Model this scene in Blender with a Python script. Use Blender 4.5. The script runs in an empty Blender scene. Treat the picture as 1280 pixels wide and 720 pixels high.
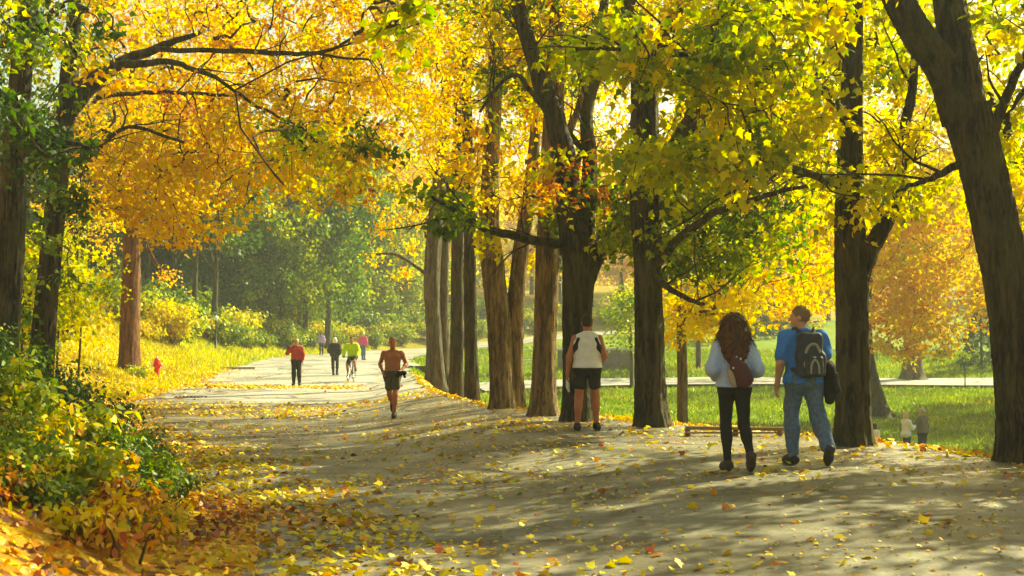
import bpy, bmesh, math, random
import numpy as np
from mathutils import Vector, Matrix, noise as mnoise

random.seed(7)
RNG = np.random.default_rng(11)
SC = bpy.context.scene
COL = SC.collection
R = math.radians

# ------------------------------------------------------------------ camera, light, exposure
F_PX = 1550.0
CAM_Z = 1.65
PITCH = math.atan(65.0 / F_PX)
cam_data = bpy.data.cameras.new("camera")
cam_data.sensor_width = 36.0
cam_data.lens = 36.0 * F_PX / 1280.0
cam_data.clip_start = 0.1
cam_data.clip_end = 3000.0
cam_data.dof.use_dof = True
cam_data.dof.focus_distance = 19.0
cam_data.dof.aperture_fstop = 3.5
cam = bpy.data.objects.new("camera", cam_data)
cam.location = (0, 0, CAM_Z)
cam.rotation_euler = (math.pi / 2 + PITCH, 0, 0)
COL.objects.link(cam)
SC.camera = cam

SUN_AZ, SUN_EL = 52.0, 37.0        # azimuth measured from +Y towards +X
wd = bpy.data.worlds.new("World")
SC.world = wd
wd.use_nodes = True
wn = wd.node_tree
wn.nodes.clear()
w_out = wn.nodes.new("ShaderNodeOutputWorld")
w_bg = wn.nodes.new("ShaderNodeBackground")
w_sky = wn.nodes.new("ShaderNodeTexSky")
w_sky.sky_type = 'NISHITA'
w_sky.sun_disc = False
w_sky.sun_elevation = R(SUN_EL)
w_sky.sun_rotation = R(SUN_AZ)
w_sky.air_density = 1.0
w_sky.dust_density = 3.0
w_sky.ozone_density = 1.0
w_bg.inputs['Strength'].default_value = 0.065
wn.links.new(w_sky.outputs[0], w_bg.inputs[0])
wn.links.new(w_bg.outputs[0], w_out.inputs[0])

sun_d = bpy.data.lights.new("sun", 'SUN')
sun_d.energy = 5.0
sun_d.angle = R(0.8)
sun_d.color = (1.0, 0.9, 0.7)
sun = bpy.data.objects.new("sun", sun_d)
sd = Vector((math.sin(R(SUN_AZ)) * math.cos(R(SUN_EL)), math.cos(R(SUN_AZ)) * math.cos(R(SUN_EL)), math.sin(R(SUN_EL))))
sun.rotation_euler = sd.to_track_quat('Z', 'Y').to_euler()
sun.location = sd * 60
COL.objects.link(sun)

SC.view_settings.view_transform = 'Standard'
SC.view_settings.look = 'None'
SC.view_settings.exposure = 1.65
SC.view_settings.gamma = 1.0
SC.view_settings.use_curve_mapping = False
SC.view_settings.use_white_balance = True
SC.view_settings.white_balance_temperature = 8600
SC.view_settings.white_balance_tint = -15
SC.render.engine = 'CYCLES'
SC.cycles.max_bounces = 7
SC.cycles.diffuse_bounces = 5
SC.cycles.transmission_bounces = 5
SC.cycles.glossy_bounces = 2
SC.cycles.transparent_max_bounces = 4
SC.cycles.volume_bounces = 0
SC.cycles.use_denoising = True
SC.cycles.sample_clamp_indirect = 8.0
SC.cycles.caustics_reflective = False
SC.cycles.caustics_refractive = False
HAZE_DENSITY = 0.0009

# ------------------------------------------------------------------ helpers
def P(px, py, Y):
    """world point at ground distance Y seen at photo pixel (px, py) of the 1280x720 picture"""
    c, s = math.cos(PITCH), math.sin(PITCH)
    vx, vy, vz = px - 640.0, F_PX * c - (360.0 - py) * s, F_PX * s + (360.0 - py) * c
    k = Y / vy
    return Vector((vx * k, Y, CAM_Z + vz * k))

def SZ(npx, Y):
    return npx * Y / F_PX

def new_mesh(name, verts, loops, starts, totals, mat=None, smooth=False, attrs=None):
    """mesh from flat numpy arrays; attrs = {name: (domain, float array)}"""
    me = bpy.data.meshes.new(name)
    verts = np.asarray(verts, dtype=np.float32)
    me.vertices.add(len(verts))
    me.vertices.foreach_set('co', verts.ravel())
    me.loops.add(len(loops))
    me.loops.foreach_set('vertex_index', np.asarray(loops, dtype=np.int32))
    me.polygons.add(len(starts))
    me.polygons.foreach_set('loop_start', np.asarray(starts, dtype=np.int32))
    try:
        me.polygons.foreach_set('loop_total', np.asarray(totals, dtype=np.int32))
    except Exception:
        pass
    if attrs:
        for k, (dom, arr) in attrs.items():
            a = me.attributes.new(k, 'FLOAT', dom)
            a.data.foreach_set('value', np.asarray(arr, dtype=np.float32))
    me.update(calc_edges=True)
    me.validate()
    me.polygons.foreach_set('use_smooth', np.full(len(me.polygons), smooth, dtype=bool))
    if mat is not None:
        me.materials.append(mat)
    return me

def quad_mesh(name, verts, quads, mat=None, smooth=True, attrs=None):
    q = np.asarray(quads, dtype=np.int32)
    n = len(q)
    return new_mesh(name, verts, q.ravel(), np.arange(n) * 4, np.full(n, 4), mat, smooth, attrs)

def link(name, me, parent=None, loc=None):
    o = bpy.data.objects.new(name, me)
    COL.objects.link(o)
    if parent is not None:
        o.parent = parent
    if loc is not None:
        o.location = loc
    return o

def tag(o, label=None, cat=None, group=None, kind=None):
    if label: o['label'] = label
    if cat: o['category'] = cat
    if group: o['group'] = group
    if kind: o['kind'] = kind
    return o

def thing(name, label, cat, loc=(0, 0, 0), rotz=0.0, group=None):
    o = bpy.data.objects.new(name, None)
    o.empty_display_size = 0.3
    COL.objects.link(o)
    o.location = loc
    o.rotation_euler = (0, 0, rotz)
    return tag(o, label, cat, group)

def dup(root, loc, rotz, scale=1.0, label=None, group=None):
    r = root.copy()
    COL.objects.link(r)
    r.location = loc
    r.rotation_euler = (0, 0, rotz)
    r.scale = (scale, scale, scale) if not hasattr(scale, '__len__') else scale
    if label: r['label'] = label
    if group: r['group'] = group
    for ch in list(root.children):
        c = ch.copy()
        COL.objects.link(c)
        c.parent = r
        for g in list(ch.children):
            d = g.copy()
            COL.objects.link(d)
            d.parent = c
    return r

class MB:
    """collects simple shapes into one mesh"""
    def __init__(self):
        self.v, self.f, self.n = [], [], 0
    def add(self, verts, faces):
        self.v.extend([tuple(p) for p in verts])
        self.f.extend([tuple(i + self.n for i in f) for f in faces])
        self.n = len(self.v)
    def box(self, c, s, rot=None, bev=0.0):
        bm = bmesh.new()
        bmesh.ops.create_cube(bm, size=1.0)
        for v in bm.verts:
            v.co = Vector((v.co.x * s[0], v.co.y * s[1], v.co.z * s[2]))
        if bev > 0:
            bmesh.ops.bevel(bm, geom=list(bm.edges), offset=bev, segments=2, affect='EDGES', profile=0.6)
        M = rot.to_matrix() if hasattr(rot, 'to_matrix') else (rot if rot is not None else Matrix.Identity(3))
        bm.verts.index_update()
        vs = [M @ v.co + Vector(c) for v in bm.verts]
        fs = [[v.index for v in f.verts] for f in bm.faces]
        bm.free()
        self.add(vs, fs)
        return self
    def tube(self, pts, rad, n=8, cap=True, closed=False):
        pts = [Vector(p) for p in pts]
        m = len(pts)
        if not hasattr(rad, '__len__'):
            rad = [rad] * m
        vs, fs = [], []
        ref = None
        for i in range(m):
            if closed:
                t = pts[(i + 1) % m] - pts[i - 1]
            else:
                t = pts[min(i + 1, m - 1)] - pts[max(i - 1, 0)]
            t.normalize()
            if ref is None:
                ref = Vector((1, 0, 0)) if abs(t.x) < 0.8 else Vector((0, 1, 0))
            a = (ref - t * ref.dot(t)).normalized()
            b = t.cross(a)
            ref = a
            for k in range(n):
                th = 2 * math.pi * k / n
                vs.append(pts[i] + (a * math.cos(th) + b * math.sin(th)) * rad[i])
        for i in range(m if closed else m - 1):
            j = (i + 1) % m
            for k in range(n):
                fs.append((i * n + k, i * n + (k + 1) % n, j * n + (k + 1) % n, j * n + k))
        if cap and not closed:
            fs.append(tuple(range(n - 1, -1, -1)))
            fs.append(tuple((m - 1) * n + k for k in range(n)))
        self.add(vs, fs)
        return self
    def lathe(self, prof, c=(0, 0, 0), n=20, axis=None):
        vs, fs = [], []
        M = axis.to_matrix() if axis is not None else Matrix.Identity(3)
        for r, z in prof:
            for k in range(n):
                th = 2 * math.pi * k / n
                vs.append(M @ Vector((r * math.cos(th), r * math.sin(th), z)) + Vector(c))
        m = len(prof)
        for i in range(m - 1):
            for k in range(n):
                fs.append((i * n + k, i * n + (k + 1) % n, (i + 1) * n + (k + 1) % n, (i + 1) * n + k))
        fs.append(tuple(range(n - 1, -1, -1)))
        fs.append(tuple((m - 1) * n + k for k in range(n)))
        self.add(vs, fs)
        return self
    def build(self, name, mat, parent=None, smooth=True):
        me = bpy.data.meshes.new(name)
        me.from_pydata(self.v, [], self.f)
        me.materials.append(mat)
        me.polygons.foreach_set('use_smooth', np.full(len(me.polygons), smooth, dtype=bool))
        me.update()
        if smooth:
            try:
                me.set_sharp_from_angle(angle=R(45))
            except Exception:
                pass
        return link(name, me, parent)

# ------------------------------------------------------------------ materials
def mat_base(name):
    m = bpy.data.materials.new(name)
    m.use_nodes = True
    nt = m.node_tree
    nt.nodes.clear()
    out = nt.nodes.new("ShaderNodeOutputMaterial")
    return m, nt, out

def N(nt, t, **kw):
    n = nt.nodes.new(t)
    for k, v in kw.items():
        setattr(n, k, v)
    return n

def ramp(nt, stops, interp='LINEAR'):
    r = nt.nodes.new("ShaderNodeValToRGB")
    r.color_ramp.interpolation = interp
    el = r.color_ramp.elements
    el[0].position, el[0].color = stops[0][0], (*stops[0][1], 1)
    el[1].position, el[1].color = stops[-1][0], (*stops[-1][1], 1)
    for p, c in stops[1:-1]:
        e = el.new(p)
        e.color = (*c, 1)
    return r

LEAF_STOPS = [(0.0, (0.018, 0.045, 0.008)), (0.2, (0.05, 0.11, 0.008)), (0.36, (0.15, 0.24, 0.01)),
              (0.5, (0.56, 0.54, 0.012)), (0.62, (0.76, 0.56, 0.010)), (0.74, (0.74, 0.40, 0.012)),
              (0.86, (0.66, 0.22, 0.012)), (0.94, (0.42, 0.08, 0.012)), (1.0, (0.16, 0.05, 0.015))]

def leaf_material(name, trans=0.55, rough=0.45, spec=0.05):
    m, nt, out = mat_base(name)
    at = N(nt, "ShaderNodeAttribute", attribute_name='hue')
    rp = ramp(nt, LEAF_STOPS)
    nt.links.new(at.outputs['Fac'], rp.inputs[0])
    df = N(nt, "ShaderNodeBsdfDiffuse")
    tr = N(nt, "ShaderNodeBsdfTranslucent")
    gl = N(nt, "ShaderNodeBsdfGlossy")
    gl.inputs['Roughness'].default_value = rough
    gl.inputs['Color'].default_value = (0.9, 0.9, 0.85, 1)
    mx = N(nt, "ShaderNodeMixShader"); mx.inputs[0].default_value = trans
    m2 = N(nt, "ShaderNodeMixShader"); m2.inputs[0].default_value = spec
    hs = N(nt, "ShaderNodeHueSaturation")
    hs.inputs['Saturation'].default_value = 1.08
    hs.inputs['Value'].default_value = 1.05
    nt.links.new(rp.outputs[0], df.inputs[0])
    nt.links.new(rp.outputs[0], hs.inputs['Color'])
    nt.links.new(hs.outputs[0], tr.inputs[0])
    nt.links.new(df.outputs[0], mx.inputs[1])
    nt.links.new(tr.outputs[0], mx.inputs[2])
    nt.links.new(mx.outputs[0], m2.inputs[1])
    nt.links.new(gl.outputs[0], m2.inputs[2])
    nt.links.new(m2.outputs[0], out.inputs[0])
    return m

M_LEAF = leaf_material("maple_leaf", trans=0.62, spec=0.025)
M_LITTER = leaf_material("fallen_leaf", trans=0.2, rough=0.5, spec=0.06)
M_SHRUB = leaf_material("shrub_leaf", trans=0.42, rough=0.5, spec=0.03)
M_GRASS = leaf_material("grass_blade", trans=0.5, spec=0.04)

def bark_material(name, c_dark, c_light, c_tint, tint=0.3, scale=1.0):
    m, nt, out = mat_base(name)
    tc = N(nt, "ShaderNodeTexCoord")
    mp = N(nt, "ShaderNodeMapping")
    mp.inputs['Scale'].default_value = (10 * scale, 10 * scale, 1.5 * scale)
    n1 = N(nt, "ShaderNodeTexNoise")
    n1.inputs['Scale'].default_value = 1.0; n1.inputs['Detail'].default_value = 7.0
    n1.inputs['Roughness'].default_value = 0.65; n1.inputs['Distortion'].default_value = 0.6
    n2 = N(nt, "ShaderNodeTexNoise")
    n2.inputs['Scale'].default_value = 2.2; n2.inputs['Detail'].default_value = 6.0
    r1 = ramp(nt, [(0.40, c_dark), (0.62, c_light)])
    r2 = ramp(nt, [(0.42, (0, 0, 0)), (0.7, (1, 1, 1))])
    mul = N(nt, "ShaderNodeMath", operation='MULTIPLY'); mul.inputs[1].default_value = tint
    mix = N(nt, "ShaderNodeMixRGB")
    mix.inputs[2].default_value = (*c_tint, 1)
    bmp = N(nt, "ShaderNodeBump")
    bmp.inputs['Strength'].default_value = 1.0; bmp.inputs['Distance'].default_value = 0.09
    b = N(nt, "ShaderNodeBsdfPrincipled")
    b.inputs['Roughness'].default_value = 0.85
    b.inputs['Specular IOR Level'].default_value = 0.25
    L = nt.links.new
    L(tc.outputs['Object'], mp.inputs[0]); L(mp.outputs[0], n1.inputs['Vector'])
    L(tc.outputs['Object'], n2.inputs['Vector'])
    mpb = N(nt, "ShaderNodeMapping"); mpb.inputs['Scale'].default_value = (30 * scale, 30 * scale, 5.0 * scale)
    nb = N(nt, "ShaderNodeTexNoise"); nb.inputs['Scale'].default_value = 1.0; nb.inputs['Detail'].default_value = 5.0; nb.inputs['Distortion'].default_value = 1.0
    L(tc.outputs['Object'], mpb.inputs[0]); L(mpb.outputs[0], nb.inputs['Vector'])
    mxn = N(nt, "ShaderNodeMath", operation='MULTIPLY_ADD'); mxn.inputs[1].default_value = 0.45
    sbn = N(nt, "ShaderNodeMath", operation='MULTIPLY_ADD'); sbn.inputs[1].default_value = 1.0; sbn.inputs[2].default_value = -0.225
    L(nb.outputs['Fac'], mxn.inputs[0]); L(n1.outputs['Fac'], mxn.inputs[2]); L(mxn.outputs[0], sbn.inputs[0])
    L(sbn.outputs[0], r1.inputs[0]); L(n2.outputs['Fac'], r2.inputs[0])
    L(r2.outputs[0], mul.inputs[0]); L(mul.outputs[0], mix.inputs[0]); L(r1.outputs[0], mix.inputs[1])
    L(mix.outputs[0], b.inputs['Base Color'])
    L(sbn.outputs[0], bmp.inputs['Height']); L(bmp.outputs[0], b.inputs['Normal'])
    L(b.outputs[0], out.inputs[0])
    return m

M_BARK_DARK = bark_material("bark_dark", (0.006, 0.0045, 0.003), (0.095, 0.07, 0.036), (0.085, 0.09, 0.02), 0.45)
M_BARK_BROWN = bark_material("bark_brown", (0.07, 0.042, 0.02), (0.33, 0.215, 0.11), (0.17, 0.14, 0.06), 0.35)
M_BARK_GREY = bark_material("bark_grey", (0.045, 0.035, 0.025), (0.18, 0.14, 0.095), (0.12, 0.12, 0.06), 0.45)
M_BARK_RED = bark_material("bark_red", (0.07, 0.03, 0.016), (0.24, 0.11, 0.055), (0.2, 0.13, 0.06), 0.2)

def simple_mat(name, col, rough=0.7, var=0.15, scale=12.0, bump=0.15, spec=0.4, metallic=0.0, dist=0.01):
    m, nt, out = mat_base(name)
    tc = N(nt, "ShaderNodeTexCoord")
    n1 = N(nt, "ShaderNodeTexNoise")
    n1.inputs['Scale'].default_value = scale; n1.inputs['Detail'].default_value = 5.0
    hi = tuple(min(1.0, c * (1 + var)) for c in col); lo = tuple(c * (1 - var) for c in col)
    r1 = ramp(nt, [(0.3, lo), (0.7, hi)])
    b = N(nt, "ShaderNodeBsdfPrincipled")
    b.inputs['Roughness'].default_value = rough
    b.inputs['Metallic'].default_value = metallic
    b.inputs['Specular IOR Level'].default_value = spec
    bmp = N(nt, "ShaderNodeBump")
    bmp.inputs['Strength'].default_value = bump; bmp.inputs['Distance'].default_value = dist
    L = nt.links.new
    L(tc.outputs['Object'], n1.inputs['Vector']); L(n1.outputs['Fac'], r1.inputs[0])
    L(r1.outputs[0], b.inputs['Base Color']); L(n1.outputs['Fac'], bmp.inputs['Height'])
    L(bmp.outputs[0], b.inputs['Normal']); L(b.outputs[0], out.inputs[0])
    return m

# ------------------------------------------------------------------ terrain
ROAD = np.array([(7.0, -12, 4.6), (5.0, 0, 4.6), (3.2, 8, 4.6), (1.3, 14.6, 4.4), (-0.6, 18, 4.3), (-2.4, 22, 4.2), (-4.9, 28, 4.2),
                 (-6.7, 36, 4.2), (-7.9, 47, 4.2), (-9.8, 65, 4.3), (-10.6, 80, 4.4), (-9.2, 92, 4.2), (-4.5, 103, 3.8),
                 (3.5, 111, 3.4), (14, 120, 3.2), (27, 129, 3.2), (45, 140, 3.2)], dtype=float)

def densify(pts, n=8):
    out = []
    m = len(pts)
    for i in range(m - 1):
        p0, p1, p2, p3 = pts[max(i - 1, 0)], pts[i], pts[i + 1], pts[min(i + 2, m - 1)]
        for k in range(n):
            t = k / n
            out.append(0.5 * ((2 * p1) + (-p0 + p2) * t + (2 * p0 - 5 * p1 + 4 * p2 - p3) * t * t + (-p0 + 3 * p1 - 3 * p2 + p3) * t ** 3))
    out.append(pts[-1])
    return np.array(out)

RD = densify(ROAD, 6)
RZ_Y = [-20, 10, 27, 40, 48, 56, 74, 90, 103, 111, 120, 129, 145]
RZ_Z = [0, 0, -0.22, -0.12, -0.08, 0.12, 0.46, 0.65, 0.95, 1.9, 2.8, 3.5, 4.5]
# the lower road crossing the lawn
LOWER = np.array([(-6.5, 62, 2.4), (-4.5, 68, 2.4), (-1.0, 72, 2.5), (4, 74.2, 2.6), (12, 75.5, 2.7), (24, 77, 2.9), (40, 79, 3), (70, 82, 3)], dtype=float)
LD = densify(LOWER, 6)

def poly_dist(X, Y, pts):
    """signed lateral offset (left negative), half width there and the y of the nearest centre point"""
    sh = X.shape
    x, y = X.ravel(), Y.ravel()
    best = np.full(x.shape, 1e9); sg = np.zeros_like(best); hw = np.zeros_like(best); cy = np.zeros_like(best)
    for i in range(len(pts) - 1):
        a, b = pts[i], pts[i + 1]
        dx, dy = b[0] - a[0], b[1] - a[1]
        L2 = dx * dx + dy * dy
        t = np.clip(((x - a[0]) * dx + (y - a[1]) * dy) / L2, 0, 1)
        qx, qy = a[0] + t * dx, a[1] + t * dy
        d = np.hypot(x - qx, y - qy)
        cr = (x - a[0]) * dy - (y - a[1]) * dx
        u = d < best
        best[u] = d[u]; sg[u] = np.sign(cr[u]); hw[u] = (a[2] + t * (b[2] - a[2]))[u]; cy[u] = qy[u]
    return (best * np.where(sg == 0, 1, sg)).reshape(sh), hw.reshape(sh), cy.reshape(sh)

def sstep(a, b, x):
    t = np.clip((x - a) / (b - a), 0, 1)
    return t * t * (3 - 2 * t)

def wob(X, Y, s, ph=0.0):
    return (np.sin(X * s + 1.3 * ph + 1.7 * np.sin(Y * s * 0.7 + ph)) + np.sin(Y * s * 1.13 + 2.1 * ph + 1.3 * np.sin(X * s * 0.8 - ph)) ) * 0.5

def road_rise(f, Y):
    """the path's right side climbs to the shoulder the tree row stands on; f = lateral offset / half width"""
    a = np.interp(Y, [13, 19.5, 27.5, 44], [-0.8, -0.35, 0.15, 0.6])
    b = np.interp(Y, [13, 19.5, 27.5, 44], [0.2, 0.4, 1.05, 1.1])
    h = np.interp(Y, [5, 12.5, 20, 28, 44, 54, 66], [0.0, 0.24, 0.35, 0.37, 0.42, 0.2, 0.0])
    return h * sstep(a, b, f)

def height(X, Y):
    X = np.asarray(X, dtype=float); Y = np.asarray(Y, dtype=float)
    u, hw, cy = poly_dist(X, Y, RD)
    zr = np.interp(cy, RZ_Y, RZ_Z)
    rise = road_rise(u / hw, Y)
    z = zr + rise
    # right: a low shoulder, then down to the lawn
    lawn = np.interp(Y, [-20, 20, 42, 57, 72, 78.5, 90, 110, 150, 220, 400, 900], [-1.8, -2.2, -2.35, -1.8, -1.05, -0.6, 0.3, 1.9, 4.6, 8, 13, 20])
    lawn = lawn - 0.012 * np.clip(X, -10, 40) * sstep(30, 75, Y) + 0.06 * wob(X, Y, 0.21)
    near = 1 - sstep(26, 40, Y)
    shoulder = zr + rise + 0.04 * near * np.exp(-((u - hw - 0.4) / 0.8) ** 2)
    t = sstep(-0.05, 2.7, u - hw)
    zright = shoulder * (1 - t) + lawn * t
    edge = sstep(-0.15, 0.5, u - hw)
    zR = (zr + rise) * (1 - edge) + zright * edge
    # left: the bank
    v = np.clip(-u - hw, 0, None)
    sl = 0.5 + 0.12 * sstep(12, 16, Y) * (1 - sstep(24, 40, Y)) - 0.1 * sstep(24, 44, Y)
    foot = 0.9
    b1 = np.where(v < foot, 0.09 * v, 0.09 * foot + sl * (np.minimum(v, 9) - foot))
    b2 = 0.3 * np.clip(np.minimum(v, 45) - 9, 0, None)
    zL = zr + (b1 + b2) * (1 - 0.62 * sstep(70, 105, Y)) + 0.05 * wob(X, Y, 0.9, 1.0) * sstep(0.3, 2, v) + 0.12 * wob(X, Y, 0.35, 2.0) * sstep(1, 4, v)
    z = np.where(u >= 0, zR, np.where(v > 0, zL, zr + rise))
    return z

def H(x, y):
    return float(height(np.array([x]), np.array([y]))[0])

def litter_mask(X, Y):
    """how much of the ground there is covered with fallen leaves (0..1)"""
    u, hw, cy = poly_dist(X, Y, RD)
    left = sstep(-1.2, 0.8, -u - hw) * (1 - 0.55 * sstep(52, 66, Y))
    right = sstep(-0.4, 0.4, u - hw) * (1 - sstep(1.5, 5.0, u - hw)) * (1 - sstep(44, 60, Y))
    lawn = sstep(3, 8, u - hw) * np.clip(0.1 + 0.4 * wob(X, Y, 0.33, 4.0) + 0.2 * wob(X, Y, 0.9, 2.0), 0, 0.6)
    return np.clip(left + right + lawn, 0, 1)

ys = np.concatenate([np.arange(-12, 60, 0.45), np.arange(60, 130, 0.9), np.geomspace(130, 1400, 60)])
xs0 = np.concatenate([-np.geomspace(26, 900, 55)[::-1], np.arange(-25.5, 26, 0.45), np.geomspace(26, 900, 55)])
GX, GY = np.meshgrid(xs0, ys)
GZ = height(GX, GY)
uR, hR, _ = poly_dist(GX, GY, RD)
uL, hL, _ = poly_dist(GX, GY, LD)
GZ = GZ - 0.10 * (1 - sstep(-0.45, 0.12, np.abs(uR) - hR)) - 0.07 * (1 - sstep(-0.7, 0.0, np.abs(uL) - hL)) * (GX > -7)
nx, ny = len(xs0), len(ys)
idx = np.arange(nx * ny).reshape(ny, nx)
quads = np.stack([idx[:-1, :-1], idx[:-1, 1:], idx[1:, 1:], idx[1:, :-1]], -1).reshape(-1, 4)

def ground_material():
    m, nt, out = mat_base("ground_grass_and_litter")
    L = nt.links.new
    tc = N(nt, "ShaderNodeTexCoord")
    at = N(nt, "ShaderNodeAttribute", attribute_name='litter')
    ng = N(nt, "ShaderNodeTexNoise"); ng.inputs['Scale'].default_value = 0.55; ng.inputs['Detail'].default_value = 8; ng.inputs['Roughness'].default_value = 0.7
    nf = N(nt, "ShaderNodeTexNoise"); nf.inputs['Scale'].default_value = 22; nf.inputs['Detail'].default_value = 4
    rg = ramp(nt, [(0.3, (0.07, 0.125, 0.006)), (0.5, (0.13, 0.2, 0.008)), (0.7, (0.22, 0.26, 0.01))])
    vo = N(nt, "ShaderNodeTexVoronoi"); vo.inputs['Scale'].default_value = 9.0; vo.inputs['Randomness'].default_value = 1.0
    sep = N(nt, "ShaderNodeSeparateColor")
    rl = ramp(nt, [(0.0, (0.10, 0.045, 0.012)), (0.2, (0.26, 0.11, 0.014)), (0.42, (0.48, 0.24, 0.018)), (0.62, (0.6, 0.4, 0.02)), (0.8, (0.5, 0.22, 0.018)), (1.0, (0.34, 0.1, 0.015))])
    add = N(nt, "ShaderNodeMath", operation='ADD')
    sub = N(nt, "ShaderNodeMath", operation='SUBTRACT'); sub.inputs[1].default_value = 0.5
    ms = N(nt, "ShaderNodeMath", operation='MULTIPLY'); ms.inputs[1].default_value = 0.9
    st = N(nt, "ShaderNodeMapRange"); st.inputs[1].default_value = 0.35; st.inputs[2].default_value = 0.6
    mx = N(nt, "ShaderNodeMixRGB")
    b = N(nt, "ShaderNodeBsdfPrincipled"); b.inputs['Roughness'].default_value = 0.9; b.inputs['Specular IOR Level'].default_value = 0.15
    bp = N(nt, "ShaderNodeBump"); bp.inputs['Strength'].default_value = 0.8; bp.inputs['Distance'].default_value = 0.06
    for n_ in (ng, nf, vo):
        L(tc.outputs['Object'], n_.inputs['Vector'])
    L(ng.outputs['Fac'], rg.inputs[0])
    L(vo.outputs['Color'], sep.inputs[0]); L(sep.outputs[0], rl.inputs[0])
    L(nf.outputs['Fac'], sub.inputs[0]); L(sub.outputs[0], ms.inputs[0]); L(ms.outputs[0], add.inputs[0]); L(at.outputs['Fac'], add.inputs[1])
    L(add.outputs[0], st.inputs[0]); L(st.outputs[0], mx.inputs[0])
    L(rg.outputs[0], mx.inputs[1]); L(rl.outputs[0], mx.inputs[2])
    L(mx.outputs[0], b.inputs['Base Color'])
    L(nf.outputs['Fac'], bp.inputs['Height']); L(bp.outputs[0], b.inputs['Normal'])
    L(b.outputs[0], out.inputs[0])
    return m

g_me = quad_mesh("ground", np.stack([GX, GY, GZ], -1).reshape(-1, 3), quads, ground_material(), True,
                 {'litter': ('POINT', litter_mask(GX, GY).ravel())})
tag(link("ground", g_me), kind="structure")

def asphalt_material(name, c0, c1, c2, rough=0.62, pale=None):
    m, nt, out = mat_base(name)
    L = nt.links.new
    tc = N(nt, "ShaderNodeTexCoord")
    n1 = N(nt, "ShaderNodeTexNoise"); n1.inputs['Scale'].default_value = 0.5; n1.inputs['Detail'].default_value = 9; n1.inputs['Roughness'].default_value = 0.62
    n2 = N(nt, "ShaderNodeTexNoise"); n2.inputs['Scale'].default_value = 11; n2.inputs['Detail'].default_value = 9; n2.inputs['Roughness'].default_value = 0.75
    n3 = N(nt, "ShaderNodeTexNoise"); n3.inputs['Scale'].default_value = 0.9; n3.inputs['Detail'].default_value = 6
    mp = N(nt, "ShaderNodeMapping"); mp.inputs['Scale'].default_value = (0.35, 0.22, 1.0)
    r1 = ramp(nt, [(0.3, c0), (0.5, c1), (0.72, c2)])
    r2 = ramp(nt, [(0.36, (0.62, 0.62, 0.62)), (0.64, (1.32, 1.32, 1.32))])
    mul = N(nt, "ShaderNodeMixRGB", blend_type='MULTIPLY'); mul.inputs[0].default_value = 1.0
    # cracks: edges of large distorted cells
    wv = N(nt, "ShaderNodeVectorMath", operation='ADD')
    sc = N(nt, "ShaderNodeVectorMath", operation='SCALE'); sc.inputs['Scale'].default_value = 0.9
    vo = N(nt, "ShaderNodeTexVoronoi", feature='DISTANCE_TO_EDGE'); vo.inputs['Scale'].default_value = 0.28
    cr = N(nt, "ShaderNodeMapRange"); cr.inputs[1].default_value = 0.0; cr.inputs[2].default_value = 0.04; cr.inputs[3].default_value = 0.8; cr.inputs[4].default_value = 0.0
    gate = N(nt, "ShaderNodeMapRange"); gate.inputs[1].default_value = 0.40; gate.inputs[2].default_value = 0.5
    gm = N(nt, "ShaderNodeMath", operation='MULTIPLY')
    ck = N(nt, "ShaderNodeMixRGB"); ck.inputs[2].default_value = (0.022, 0.019, 0.015, 1)
    b = N(nt, "ShaderNodeBsdfPrincipled"); b.inputs['Specular IOR Level'].default_value = 0.45
    rr = N(nt, "ShaderNodeMapRange"); rr.inputs[1].default_value = 0.3; rr.inputs[2].default_value = 0.7; rr.inputs[3].default_value = rough - 0.16; rr.inputs[4].default_value = rough + 0.14
    bp = N(nt, "ShaderNodeBump"); bp.inputs['Strength'].default_value = 0.5; bp.inputs['Distance'].default_value = 0.012
    L(tc.outputs['Object'], mp.inputs[0])
    L(tc.outputs['Object'], n1.inputs['Vector']); L(tc.outputs['Object'], n2.inputs['Vector']); L(tc.outputs['Object'], n3.inputs['Vector'])
    L(n1.outputs['Fac'], r1.inputs[0]); L(n2.outputs['Fac'], r2.inputs[0])
    base_out = r1.outputs[0]
    if pale:  # far stretch painted lighter, standing in for full sun on it
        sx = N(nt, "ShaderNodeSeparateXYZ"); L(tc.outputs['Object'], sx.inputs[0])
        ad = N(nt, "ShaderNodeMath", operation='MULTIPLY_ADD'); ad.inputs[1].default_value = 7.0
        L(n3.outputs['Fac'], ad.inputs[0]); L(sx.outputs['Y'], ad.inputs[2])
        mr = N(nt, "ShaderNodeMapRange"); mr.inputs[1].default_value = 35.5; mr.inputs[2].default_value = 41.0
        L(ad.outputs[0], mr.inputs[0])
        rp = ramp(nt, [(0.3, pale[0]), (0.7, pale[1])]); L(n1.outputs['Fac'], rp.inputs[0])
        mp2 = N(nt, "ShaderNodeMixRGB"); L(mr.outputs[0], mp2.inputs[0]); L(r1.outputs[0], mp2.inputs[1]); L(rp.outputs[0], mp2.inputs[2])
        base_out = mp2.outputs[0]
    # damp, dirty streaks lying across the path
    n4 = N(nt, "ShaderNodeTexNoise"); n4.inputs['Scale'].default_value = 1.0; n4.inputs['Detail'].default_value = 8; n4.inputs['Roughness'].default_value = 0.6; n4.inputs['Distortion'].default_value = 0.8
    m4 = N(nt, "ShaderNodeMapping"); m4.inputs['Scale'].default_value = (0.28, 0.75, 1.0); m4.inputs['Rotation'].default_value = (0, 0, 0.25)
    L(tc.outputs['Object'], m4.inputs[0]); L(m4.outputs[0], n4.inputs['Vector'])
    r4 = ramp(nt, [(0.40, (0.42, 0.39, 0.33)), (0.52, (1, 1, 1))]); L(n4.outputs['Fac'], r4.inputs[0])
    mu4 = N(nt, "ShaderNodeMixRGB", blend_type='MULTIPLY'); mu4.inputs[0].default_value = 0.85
    L(base_out, mu4.inputs[1]); L(r4.outputs[0], mu4.inputs[2])
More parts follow.
